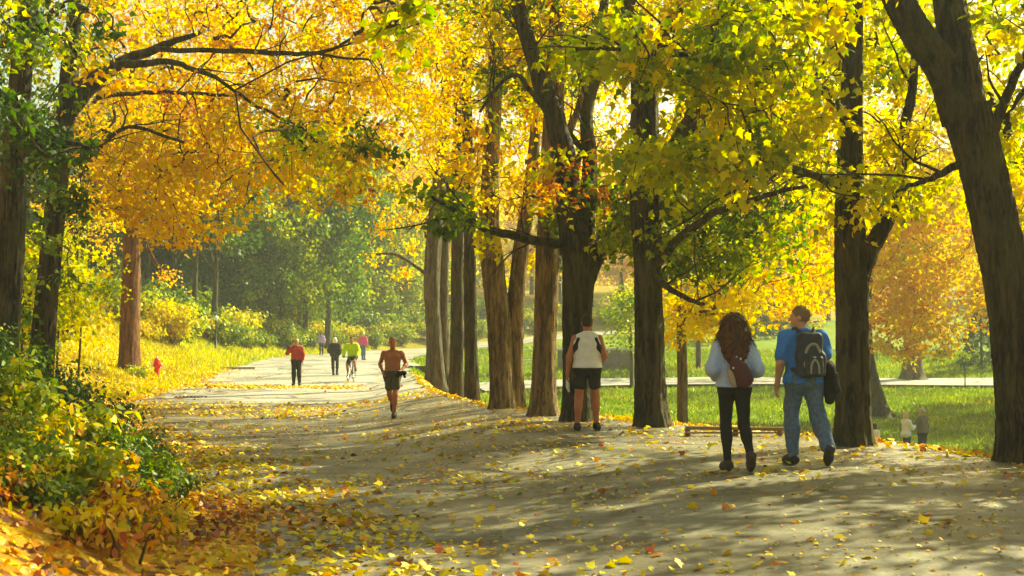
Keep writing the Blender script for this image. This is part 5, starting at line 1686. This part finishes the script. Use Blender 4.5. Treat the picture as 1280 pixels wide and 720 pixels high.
    def hair(self, mat, style='short', vox=None):
        S = Soft(); M = self.M
        vx = vox or self.v
        if style == 'short':
            S.ell(self.hp(0, -0.016, 0.026), (0.087, 0.107, 0.109), 0.02, M)
            a = self.hp(0, 0.055, 0.055); nv = np.array(M @ Vector((0, 0.8, -0.45)))
            S.cut(a, nv)
            a = self.hp(0, -0.03, -0.045); nv = np.array(M @ Vector((0, 0.25, -1)))
            S.cut(a, nv)
            return S.mesh("hair", mat, vx, 0.004, 130, 0.3, self.t)
        if style == 'bob':
            S.ell(self.hp(0, -0.018, 0.028), (0.099, 0.115, 0.118), 0.02, M)
            S.ell(self.hp(0, -0.04, -0.05), (0.107, 0.092, 0.108), 0.04, M)
            S.cut(self.hp(0, 0.058, 0.02), np.array(M @ Vector((0, 1, -0.25))))
            return S.mesh("hair", mat, vx, 0.008, 90, 0.3, self.t)
        if style == 'curly':
            S.ell(self.hp(0, -0.02, 0.03), (0.125, 0.128, 0.122), 0.03, M)
            S.ell(self.hp(0, -0.06, -0.09), (0.178, 0.115, 0.15), 0.06, M)
            S.ell(self.hp(0.0, -0.085, -0.21), (0.172, 0.095, 0.14), 0.06, M)
            S.ell(self.hp(0.0, -0.10, -0.32), (0.125, 0.07, 0.10), 0.06, M)
            S.cut(self.hp(0, 0.062, 0.0), np.array(M @ Vector((0, 1, -0.15))))
            o = S.mesh("hair", mat, vx, 0.012, 85, 0.7, self.t)
            rng = np.random.default_rng(4)
            mb = MB()
            for i in range(900):
                z = rng.uniform(-0.36, 0.11)
                rx = 0.122 + 0.052 * math.exp(-((z + 0.12) / 0.12) ** 2) - 0.05 * max(0, -z - 0.22) / 0.14
                if z > 0.04: rx *= math.sqrt(max(0.1, 1 - ((z - 0.04) / 0.105) ** 2))
                a = rng.uniform(math.pi * 0.93, math.pi * 2.07)
                p0 = np.array((math.cos(a) * rx, -0.045 + math.sin(a) * rx * 0.66, z))
                pts = []
                cr = rng.uniform(0.004, 0.012); jit = rng.normal(0, 0.02, 3)
                for k in range(12):
                    th = k * 1.1 + a * 3
                    q = p0 * (1 + 0.006 * k) + np.array((cr * math.cos(th), cr * math.sin(th), -0.0065 * k)) + jit * (k / 11.0) * 1.3
                    pts.append(self.hp(*q))
                mb.tube(pts, 0.0019, 3, False)
            mb.build("curls", mat, o)
            return o

def strap_tube(mat, pts, w, th, name, parent):
    """flat webbing along points: an elliptical tube"""
    mb = MB()
    a = densify(np.array([[*p, 1.0] for p in pts]), 5)[:, :3]
    tan = norm_rows(np.gradient(a, axis=0))
    for off in (0,):
        n = 8; vs, fs = [], []
        for i, p in enumerate(a):
            out = p - np.array([0, 0, p[2]]); out = out / max(np.linalg.norm(out), 1e-6)
            side = np.cross(tan[i], out); side /= max(np.linalg.norm(side), 1e-6); out = np.cross(side, tan[i])
            for k in range(n):
                t = 2 * math.pi * k / n
                vs.append(p + side * math.cos(t) * w + out * math.sin(t) * th)
        for i in range(len(a) - 1):
            for k in range(n):
                fs.append((i * n + k, i * n + (k + 1) % n, (i + 1) * n + (k + 1) % n, (i + 1) * n + k))
        fs.append(tuple(range(n - 1, -1, -1))); fs.append(tuple((len(a) - 1) * n + k for k in range(n)))
        mb.add(vs, fs)
    return mb.build(name, mat, parent)

# ---- the woman with curly hair, walking away
J = std_pose()
J['ankL'] = v3(-0.075, 0.02, 0.085); J['toeL'] = v3(-0.10, 0.20, 0.035); J['kneeL'] = v3(-0.088, 0.045, 0.50); J['hipL'] = v3(-0.088, 0.02, 0.93)
J['hipR'] = v3(0.092, -0.01, 0.93); J['kneeR'] = v3(0.10, -0.03, 0.515); J['ankR'] = v3(0.125, -0.24, 0.19); J['toeR'] = v3(0.145, -0.14, 0.035)
J['shoL'] = v3(-0.155, -0.005, 1.395); J['shoR'] = v3(0.155, -0.005, 1.395)
J['elbL'] = v3(-0.262, -0.06, 1.16); J['wriL'] = v3(-0.15, 0.16, 1.06); J['elbR'] = v3(0.255, -0.06, 1.15); J['wriR'] = v3(0.14, 0.16, 1.06)
w = Person("woman with long curly brown hair in a light blue hoodie and black leggings, walking away", 917, 13.65, 0, 1.70, R(3), SK_FAIR, J, 0.009, R(-6), 0, 0.96, female=True, curl=(0.9, 0.9))
w.upper("hoodie", M_LBLUE, 0.945, 1.93, 0.02, 0.008, None, 0.012, sg=0.02)
w.lower("leggings", M_BLACK, 1.05, 1.99, 0.008, 0.007, 0.002)
w.shoes(cloth("brown_grey_boot", (0.055, 0.04, 0.03), 0.7))
w.hair(HR_BROWN, 'curly', 0.009)
# her sling bag
M_MAROON = cloth("maroon_nylon", (0.085, 0.024, 0.026), 0.6, 40)
M_BEIGE = cloth("beige_mesh", (0.36, 0.3, 0.22), 0.9, 60)
bx = w.t.location.x; by = w.t.location.y
bag = thing("sling_bag", "maroon sling bag with beige side pocket on the back of the woman in light blue", "bag", w.t.location.copy(), R(3))
bag.scale = w.t.scale
S = Soft(); rt = Matrix.Rotation(R(-24), 3, 'Y')
S.ell((0.04, -0.185, 1.09), (0.115, 0.07, 0.15), 0.04, rt)
S.ell((-0.02, -0.18, 1.225), (0.06, 0.05, 0.1), 0.06, rt)
S.ell((0.07, -0.19, 1.03), (0.10, 0.066, 0.085), 0.04)
S.mesh("pouch", M_MAROON, 0.008, 0.004, 40, 0.2, bag)
S = Soft(); S.ell((-0.072, -0.2, 1.05), (0.038, 0.042, 0.11), 0.02, Matrix.Rotation(R(-20), 3, 'Y')); S.mesh("side_pocket", M_BEIGE, 0.007, 0.002, 60, 0, bag)
strap_tube(M_MAROON, [(-0.01, -0.185, 1.27), (-0.05, -0.165, 1.36), (-0.09, -0.085, 1.475), (-0.10, 0.02, 1.48), (-0.04, 0.145, 1.36), (0.08, 0.165, 1.16), (0.19, 0.08, 1.02), (0.185, -0.06, 1.0), (0.10, -0.175, 1.02)], 0.019, 0.004, "strap", bag)
for (x, z) in ((-0.062, 1.165), (-0.02, 1.285), (0.025, 1.265)):
    MB().lathe([(0.004, -0.008), (0.011, -0.006), (0.013, 0), (0.011, 0.006), (0.004, 0.008)], (x, -0.235 + (z - 1.165) * 0.2, z), 10, Vector((0, -1, 0)).to_track_quat('Z', 'Y')).build("buckle", M_CAP, bag)

# ---- the man in the blue shirt, walking away, face turned left
J = std_pose()
J['hipL'] = v3(-0.095, 0.03, 0.93); J['kneeL'] = v3(-0.105, 0.10, 0.51); J['ankL'] = v3(-0.105, 0.06, 0.085); J['toeL'] = v3(-0.15, 0.24, 0.04)
J['hipR'] = v3(0.095, -0.01, 0.93); J['kneeR'] = v3(0.155, -0.03, 0.52); J['ankR'] = v3(0.205, -0.27, 0.20); J['toeR'] = v3(0.215, -0.18, 0.038)
J['elbL'] = v3(-0.265, -0.05, 1.13); J['wriL'] = v3(-0.285, 0.03, 0.885); J['elbR'] = v3(0.245, -0.06, 1.15); J['wriR'] = v3(0.23, 0.15, 1.02)
J['hd'] = v3(-0.03, 0.02, 1.635)
m = Person("man in a blue T-shirt and jeans walking away, face turned left to the woman", 1003, 14.25, 0, 1.80, R(2), SK_FAIR, J, 0.009, R(68), R(-4), 1.05, curl=(0.45, 1.1))
m.upper("t_shirt", M_BLUE, 0.90, 0.66, 0.02, 0.004, None, 0.010, sg=0.026)
m.lower("jeans", M_JEANS, 1.03, 1.96, 0.02, 0.032, 0.011)
m.shoes()
m.hair(HR_SHORT, 'short', 0.008)
bp = thing("backpack", "grey and black backpack with tan trim on the back of the man in blue", "backpack", m.t.location.copy(), R(2))
bp.scale = m.t.scale
M_PACK = cloth("charcoal_nylon", (0.045, 0.052, 0.064), 0.6, 40)
M_TAN = cloth("tan_grey_trim", (0.30, 0.27, 0.21), 0.8, 40)
S = Soft()
S.box((0.02, -0.205, 1.30), (0.085, 0.045, 0.12), 0.05, 0.04); S.box((0.03, -0.215, 1.12), (0.105, 0.055, 0.09), 0.045, 0.05)
S.mesh("main_bag", M_PACK, 0.009, 0.004, 36, 0.4, bp)
S = Soft(); S.box((0.035, -0.305, 1.10), (0.065, 0.02, 0.075), 0.035, 0.03); S.mesh("front_pocket", M_PACK, 0.008, 0.003, 50, 0.4, bp)
strap_tube(M_TAN, [(-0.045, -0.30, 1.02), (-0.065, -0.315, 1.12), (-0.055, -0.31, 1.24), (0.0, -0.302, 1.33), (0.07, -0.302, 1.33), (0.115, -0.31, 1.22), (0.13, -0.32, 1.1), (0.11, -0.315, 1.02)], 0.016, 0.008, "trim", bp)
strap_tube(M_TAN, [(-0.01, -0.358, 1.02), (0.0, -0.362, 1.12), (0.035, -0.365, 1.17), (0.075, -0.362, 1.12), (0.085, -0.358, 1.02)], 0.013, 0.007, "trim", bp)
for s, n in ((-1, 'L'), (1, 'R')):
    strap_tube(M_PACK, [(0.02 + s * 0.075, -0.17, 1.43), (0.01 + s * 0.10, -0.06, 1.505), (s * 0.125, 0.06, 1.475), (s * 0.135, 0.135, 1.34), (s * 0.15, 0.11, 1.18), (s * 0.175, -0.02, 1.08), (0.02 + s * 0.13, -0.17, 1.05)], 0.026, 0.009, "strap", bp)
S = Soft(); S.cap((-0.03, -0.20, 1.47), (0.07, -0.20, 1.47), 0.012); S.cap((-0.03, -0.2, 1.47), (-0.03, -0.2, 1.43), 0.012); S.cap((0.07, -0.2, 1.47), (0.07, -0.2, 1.43), 0.012); S.mesh("grab_loop", M_PACK, 0.007, parent=bp)
MB().box((0.035, -0.345, 1.195), (0.035, 0.012, 0.022), None, 0.004).build("buckle", M_CAP, bp, False)
jk = thing("jacket", "black jacket hanging over the right forearm of the man in blue", "jacket", m.t.location.copy(), R(2))
jk.scale = m.t.scale
S = Soft()
S.cap((0.255, -0.06, 1.10), (0.25, 0.13, 1.03), 0.062, 0.06, 0.05); S.cap((0.275, -0.09, 1.08), (0.33, -0.08, 0.86), 0.055, 0.07, 0.05, 1.1)
S.cap((0.27, 0.0, 1.05), (0.30, 0.02, 0.84), 0.06, 0.075, 0.05); S.cap((0.26, 0.08, 1.02), (0.27, 0.08, 0.80), 0.055, 0.06, 0.05); S.cap((0.27, -0.06, 0.9), (0.275, -0.05, 0.72), 0.05, 0.045, 0.05)
S.mesh("jacket_body", M_BLACK, 0.01, 0.012, 30, 0.9, jk, (1, 1, 0.35))
S = Soft(); S.cap((0.34, -0.09, 1.0), (0.365, -0.08, 0.8), 0.035, 0.04, 0.03); S.cap((0.365, -0.08, 0.8), (0.36, -0.07, 0.74), 0.04, 0.032, 0.03)
S.mesh("sleeve", M_CHAR, 0.009, 0.006, 40, 0.1, jk)

# ---- the man in the white vest, walking away
J = std_pose()
J['ankL'] = v3(-0.155, -0.02, 0.085); J['toeL'] = v3(-0.155, 0.16, 0.035); J['kneeL'] = v3(-0.13, 0.01, 0.5); J['hipL'] = v3(-0.098, 0, .93)
J['ankR'] = v3(0.135, 0.12, 0.085); J['toeR'] = v3(0.16, 0.29, 0.035); J['kneeR'] = v3(0.125, 0.10, 0.5); J['hipR'] = v3(0.098, 0.02, .93)
J['elbL'] = v3(-0.275, -0.06, 1.13); J['wriL'] = v3(-0.30, -0.02, 0.87); J['elbR'] = v3(0.265, -0.05, 1.14); J['wriR'] = v3(0.225, 0.17, 1.06)
v = Person("man in a white and black vest and black shorts walking away by the trunks", 734, 19.4, 0, 1.79, R(-4), SK_DEEP, J, 0.010, R(-10), 0, 1.10, curl=(0.5, 1.0))
v.upper("vest", M_VESTW, 0.955, 0.0, 0.020, 0.008, None, 0.004)
for s in (-1, 1):
    S = Soft()
    S.cap((s * 0.135, -0.105, 1.40), (s * 0.175, -0.095, 1.27), 0.026, 0.036, 0.03, 0.8)
    S.cap((s * 0.175, -0.095, 1.27), (s * 0.195, -0.045, 1.17), 0.036, 0.02, 0.03, 0.8)
    S.mesh("black_side_panel", M_BLACK, 0.01, 0, parent=v.t)
v.lower("shorts", M_BLACK, 0.985, 0.54, 0.010, 0.026, 0.004)
v.shoes()
v.hair(HR_DARK, 'short')
tw = thing("towel", "small white cloth hanging from the left hand of the man in the vest", "towel", v.t.location.copy(), R(-4)); tw.scale = v.t.scale
S = Soft(); S.cap((-0.305, 0.0, 0.81), (-0.305, 0.0, 0.66), 0.02, 0.026, 0.02); S.cap((-0.292, 0.01, 0.8), (-0.287, 0.01, 0.6), 0.016, 0.018, 0.02)
S.mesh("cloth", M_VESTW, 0.009, 0.005, 50, 0, tw); S = Soft(); S.cap((-0.307, -0.004, 0.655), (-0.283, 0.012, 0.6), 0.021, 0.019, 0.02); S.mesh("hem", M_VESTW, 0.009, 0.003, 60, 0, tw)

# ---- the shirtless jogger coming towards us
J = std_pose()
J['hipL'] = v3(-0.09, 0.02, 0.93); J['kneeL'] = v3(-0.07, 0.12, 0.51); J['ankL'] = v3(-0.045, 0.08, 0.085); J['toeL'] = v3(-0.05, 0.26, 0.04)
J['hipR'] = v3(0.09, -0.02, 0.93); J['kneeR'] = v3(0.06, 0.0, 0.50); J['ankR'] = v3(0.035, -0.33, 0.30); J['toeR'] = v3(0.03, -0.37, 0.13)
J['shoL'] = v3(-0.195, 0, 1.41); J['shoR'] = v3(0.195, 0, 1.41)
J['elbL'] = v3(-0.29, -0.10, 1.17); J['wriL'] = v3(-0.185, 0.13, 1.02); J['elbR'] = v3(0.285, -0.12, 1.17); J['wriR'] = v3(0.205, 0.05, 0.99)
j = Person("shirtless tanned man in khaki shorts jogging towards the viewer", 491, 27.9, 0, 1.80, R(180), SK_DEEP, J, 0.011, R(3), 0, 1.0, curl=(1.1, 0.9))
j.lower("shorts", M_KHAKI, 1.03, 0.6, 0.018, 0.034, 0.008)
j.shoes()
j.hair(HR_SHORT, 'short')
j.eyes()
sh = thing("rolled_shirt", "dark rolled shirt carried in the jogger's left hand", "shirt", j.t.location.copy(), R(180)); sh.scale = j.t.scale
S = Soft(); S.cap((-0.28, 0.19, 0.99), (-0.13, 0.21, 0.965), 0.045, 0.05, 0.03); S.cap((-0.2, 0.19, 0.95), (-0.12, 0.2, 0.92), 0.04, 0.035, 0.03)
S.mesh("bundle", M_BLACK, 0.01, 0.008, 44, 0.3, sh); S = Soft(); S.cap((-0.26, 0.2, 0.955), (-0.285, 0.2, 0.90), 0.026, 0.03, 0.02); S.mesh("loose_end", M_CHAR, 0.01, 0.004, 50, 0.3, sh)

# ---- people farther up the path
J = std_pose()
J['elbR'] = v3(0.34, 0.05, 1.22); J['wriR'] = v3(0.17, 0.13, 1.52); J['ankL'] = v3(-0.12, 0, 0.085); J['toeL'] = v3(-0.14, .18, .035)
p = Person("man in a dark red jersey facing the viewer, hand raised to his ear", 371, 47.2, 0, 1.76, R(184), SK_TAN, J, 0.014, 0, 0, 1.05, curl=(0.5, 1.1))
p.upper("jersey", M_REDS, 0.95, 1.6, 0.018, 0.004); p.lower("trousers", M_BLACK, 1.03, 1.97, 0.018, 0.024); p.shoes(); p.hair(HR_GREY, 'short'); p.eyes()
J = std_pose()
J['elbL'] = v3(-0.27, -0.1, 1.17); J['wriL'] = v3(-0.19, 0.08, 1.0); J['elbR'] = v3(0.27, -0.1, 1.17); J['wriR'] = v3(0.19, 0.08, 1.0); J['ankR'] = v3(0.07, .12, .085); J['toeR'] = v3(.08, .3, .035); J['kneeR'] = v3(.09, .1, .5); J['ankL'] = v3(-0.06, -.05, .085); J['toeL'] = v3(-.07, .12, .035)
p = Person("person with pale hair in a dark padded jacket and dark trousers, walking away", 419, 55, 0, 1.64, R(-6), SK_FAIR, J, 0.015, 0, 0, 1.0, female=True)
p.upper("jacket", M_CHAR, 0.88, 1.95, 0.03, 0.012, sg=0.026); p.lower("trousers", M_CHAR, 1.03, 1.97, 0.014, 0.016); p.shoes(); p.hair(HR_WHITE, 'bob')
J = std_pose()
J['elbL'] = v3(-0.27, -0.06, 1.15); J['wriL'] = v3(-0.24, 0.12, 0.95); J['elbR'] = v3(0.26, -0.06, 1.15); J['wriR'] = v3(0.24, 0.1, 0.95); J['ankL'] = v3(-.08, .14, .085); J['toeL'] = v3(-.09, .31, .035); J['kneeL'] = v3(-.09, .1, .5)
p = Person("blond woman in a pink jacket and faded jeans walking away round the bend", 454, 74, 0, 1.64, R(-10), SK_FAIR, J, 0.018, 0, 0, 1.0, female=True)
p.upper("jacket", M_PINK, 0.93, 1.9, 0.026, 0.008); p.lower("jeans", M_JEANS, 1.03, 1.97, 0.014, 0.02); p.shoes(); p.hair(HR_BLOND, 'bob')
p = Person("person in a lilac jacket and dark trousers, smallest walker beside the verge bushes", 402, 87, 0, 1.55, R(180), SK_FAIR, None, 0.022, 0, 0, 1.0, female=True)
p.upper("jacket", M_LILAC, 0.92, 1.9, 0.026, 0.008); p.lower("trousers", M_CHAR, 1.03, 1.97, 0.016, 0.02); p.shoes(); p.hair(HR_DARK, 'bob')
p = Person("person in dark navy clothes far up the climbing path, seen between two brown trunks", 653, 111, 0, 1.72, R(20), SK_FAIR, None, 0.022, 0, 0, 1.0)
p.upper("coat", M_NAVY, 0.8, 1.9, 0.028, 0.01); p.lower("trousers", M_NAVY, 1.03, 1.97, 0.018, 0.02); p.shoes(); p.hair(HR_DARK, 'short')
p = Person("person in a dusky red top half hidden by the pair of slim straight trunks", 578.5, 100, 0, 1.7, R(170), SK_FAIR, None, 0.022, 0, 0, 1.0)
p.upper("top", M_REDS, 0.93, 1.9, 0.022, 0.006); p.lower("trousers", M_CHAR, 1.03, 1.97, 0.018, 0.02); p.shoes(); p.hair(HR_DARK, 'short')
# ---- the couple on the lawn
LY = 42.0
J = std_pose(); J['elbR'] = v3(0.2, 0.12, 1.16); J['wriR'] = v3(0.06, 0.32, 1.24); J['elbL'] = v3(-0.2, 0.1, 1.15); J['wriL'] = v3(-0.06, 0.3, 1.2)
p = Person("blond woman in a white jacket standing on the lawn, facing the man in grey", 1131, LY, 0, 1.6, R(-75), SK_FAIR, J, 0.014, 0, 0, 1.0, female=True)
p.upper("jacket", M_WHITEC, 0.8, 1.9, 0.026, 0.01); p.lower("trousers", M_NAVY, 1.03, 1.97, 0.016, 0.02); p.shoes(); p.hair(HR_BLOND, 'bob'); p.eyes()
J = std_pose(); J['elbL'] = v3(-0.24, 0.12, 1.17); J['wriL'] = v3(-0.2, 0.32, 1.2)
p = Person("grey-haired man in a grey-brown sweater and dark trousers standing on the lawn with the blond woman", 1151, LY + 0.15, 0, 1.72, R(40), SK_FAIR, J, 0.014, R(25), 0, 1.08)
p.t['label'] = "grey-haired man in a grey-brown sweater standing on the lawn beside the blond woman"
p.upper("sweater", M_GREYB, 0.92, 1.93, 0.022, 0.008); p.lower("trousers", M_CHAR, 1.03, 1.97, 0.018, 0.024); p.shoes(); p.hair(HR_GREY, 'short')
p = Person("dark-haired child in a white shirt on the lawn, half hidden by the straight dark trunk", 1092, LY - 1.5, 0, 1.28, R(-60), SK_TAN, None, 0.014, 0, 0, 1.05)
p.upper("shirt", M_WHITEC, 0.9, 0.7, 0.02, 0.008); p.lower("trousers", M_NAVY, 1.03, 1.97, 0.016, 0.02); p.shoes(); p.hair(HR_DARK, 'bob')

# ---- the cyclist and the bicycle
CX, CY = px2x(440, 50.0), 50.0
CZ = H(CX, CY) + 0.006
M_TYRE = simple_mat("tyre_rubber", (0.02, 0.02, 0.02), 0.8, 0.2, 20, 0.2)
M_RIM = simple_mat("rim_alloy", (0.5, 0.5, 0.52), 0.35, 0.05, 8, 0.0, 0.5, 0.8)
M_FRAME = simple_mat("bike_frame_paint", (0.05, 0.05, 0.06), 0.35, 0.1, 8, 0.0)
bk = thing("bicycle", "dark bicycle ridden towards the viewer by the cyclist in lime", "bicycle", (CX, CY, CZ), R(176))
def wheel(y, steer=0.0):
    cen = Vector((0, y, 0.345)); c, s = math.cos(steer), math.sin(steer)
    wm = MB().tube([cen + Vector((s * 0.31 * math.cos(a), c * 0.31 * math.cos(a), 0.31 * math.sin(a))) for a in np.linspace(0, 2 * math.pi, 32, endpoint=False)], 0.012, 6, closed=True)
    for a in np.linspace(0, 2 * math.pi, 18, endpoint=False):
        wm.tube([cen, cen + Vector((s * 0.305 * math.cos(a), c * 0.305 * math.cos(a), 0.305 * math.sin(a)))], 0.0022, 4)
    wm.tube([cen + Vector((-0.05, 0, 0)), cen + Vector((0.05, 0, 0))], 0.02, 8)
    o = wm.build("wheel", M_RIM, bk)
    MB().tube([cen + Vector((s * 0.328 * math.cos(a), c * 0.328 * math.cos(a), 0.328 * math.sin(a))) for a in np.linspace(0, 2 * math.pi, 36, endpoint=False)], 0.017, 8, closed=True).build("tyre", M_TYRE, o)
wheel(0.54); wheel(-0.50)
fr = MB()
BB, SEAT, HEADT, HEADB, REAR = (0, -0.06, 0.29), (0, -0.22, 0.80), (0, 0.36, 0.86), (0, 0.40, 0.72), (0, -0.50, 0.345)
fr.tube([BB, SEAT], 0.016, 8).tube([SEAT, HEADT], 0.015, 8).tube([BB, HEADB], 0.018, 8).tube([(0, 0.35, 0.9), HEADB], 0.02, 8)
for sx in (-1, 1):
    fr.tube([(sx * 0.02, -0.06, 0.29), (sx * 0.055, -0.5, 0.345)], 0.009, 6).tube([(sx * 0.015, -0.21, 0.78), (sx * 0.055, -0.5, 0.345)], 0.008, 6)
fr.build("frame", M_FRAME, bk)
fk = MB()
for sx in (-1, 1): fk.tube([(sx * 0.03, 0.41, 0.70), (sx * 0.055, 0.46, 0.55), (sx * 0.055, 0.54, 0.345)], 0.012, 6)
fk.tube([(-0.035, 0.405, 0.71), (0.035, 0.405, 0.71)], 0.016, 6).build("fork", M_FRAME, bk)
hb = MB().tube([(0, 0.36, 0.86), (0, 0.40, 0.98)], 0.016, 8).tube([(0, 0.40, 0.98), (0, 0.46, 1.0)], 0.014, 8).tube([(-0.30, 0.40, 1.0), (-0.12, 0.45, 1.0), (0, 0.46, 1.0), (0.12, 0.45, 1.0), (0.30, 0.40, 1.0)], 0.013, 8).build("handlebar", M_FRAME, bk)
for sx in (-1, 1): MB().tube([(sx * 0.30, 0.40, 1.0), (sx * 0.19, 0.43, 1.0)], 0.018, 8).build("grip", M_TYRE, hb)
S = Soft(); S.cap((0, -0.36, 0.93), (0, -0.12, 0.93), 0.07, 0.025, 0.03); S.cut((0, 0, 0.955), (0, 0, 1)); S.mesh("saddle", M_BLACK, 0.012, parent=bk)
MB().tube([SEAT, (0, -0.25, 0.9)], 0.014, 8).build("seat_post", M_RIM, bk)
ck = MB().tube([(-0.06, -0.06, 0.29), (0.06, -0.06, 0.29)], 0.02, 8).tube([(0.07, -0.06, 0.29), (0.08, 0.06, 0.17)], 0.01, 6).tube([(-0.07, -0.06, 0.29), (-0.08, -0.18, 0.41)], 0.01, 6)
ck.box((0.125, 0.06, 0.165), (0.09, 0.07, 0.02), None, 0.004).box((-0.125, -0.18, 0.415), (0.09, 0.07, 0.02), None, 0.004).build("cranks", M_RIM, bk)
J = std_pose()
dz = 0.03
J['pel'] = v3(0, -0.22, 1.02); J['hipL'] = v3(-0.09, -0.2, 0.98); J['hipR'] = v3(0.09, -0.2, 0.98)
J['kneeR'] = v3(0.15, 0.16, 0.66); J['ankR'] = v3(0.125, 0.02, 0.26); J['toeR'] = v3(0.14, 0.17, 0.205)
J['kneeL'] = v3(-0.14, 0.2, 0.83); J['ankL'] = v3(-0.125, -0.2, 0.505); J['toeL'] = v3(-0.14, -0.06, 0.455)
J['che'] = v3(0, -0.06, 1.37); J['nek'] = v3(0, -0.01, 1.51); J['hd'] = v3(0, 0.055, 1.67)
for s, n in ((-1, 'L'), (1, 'R')):
    J['sho' + n] = v3(s * 0.19, -0.02, 1.46); J['elb' + n] = v3(s * 0.31, 0.12, 1.22); J['wri' + n] = v3(s * 0.265, 0.335, 1.05)
p = Person("cyclist in a lime jacket and black shorts riding towards the viewer", 440, 50.0, 0, 1.75, R(176), SK_TAN, J, 0.014, 0, 0, 1.02, z=CZ, curl=(1.2, 1.2))
p.upper("jacket", M_LIME, 1.02, 1.95, 0.022, 0.012, sg=0.02); p.lower("shorts", M_BLACK, 1.12, 0.8, 0.018, 0.022); p.shoes(); p.hair(HR_DARK, 'short'); p.eyes()
# ------------------------------------------------------------------ haze
def build_haze():
    mb = MB()
    mb.box((0, 140, 30), (420, 420, 76))
    m, nt, out = mat_base("haze_air")
    v = N(nt, "ShaderNodeVolumePrincipled")
    v.inputs['Color'].default_value = (0.93, 0.97, 0.9, 1)
    v.inputs['Density'].default_value = HAZE_DENSITY
    v.inputs['Anisotropy'].default_value = 0.2
    nt.links.new(v.outputs[0], out.inputs['Volume'])
    tag(mb.build("haze", m, None, False), kind="stuff")
build_haze()
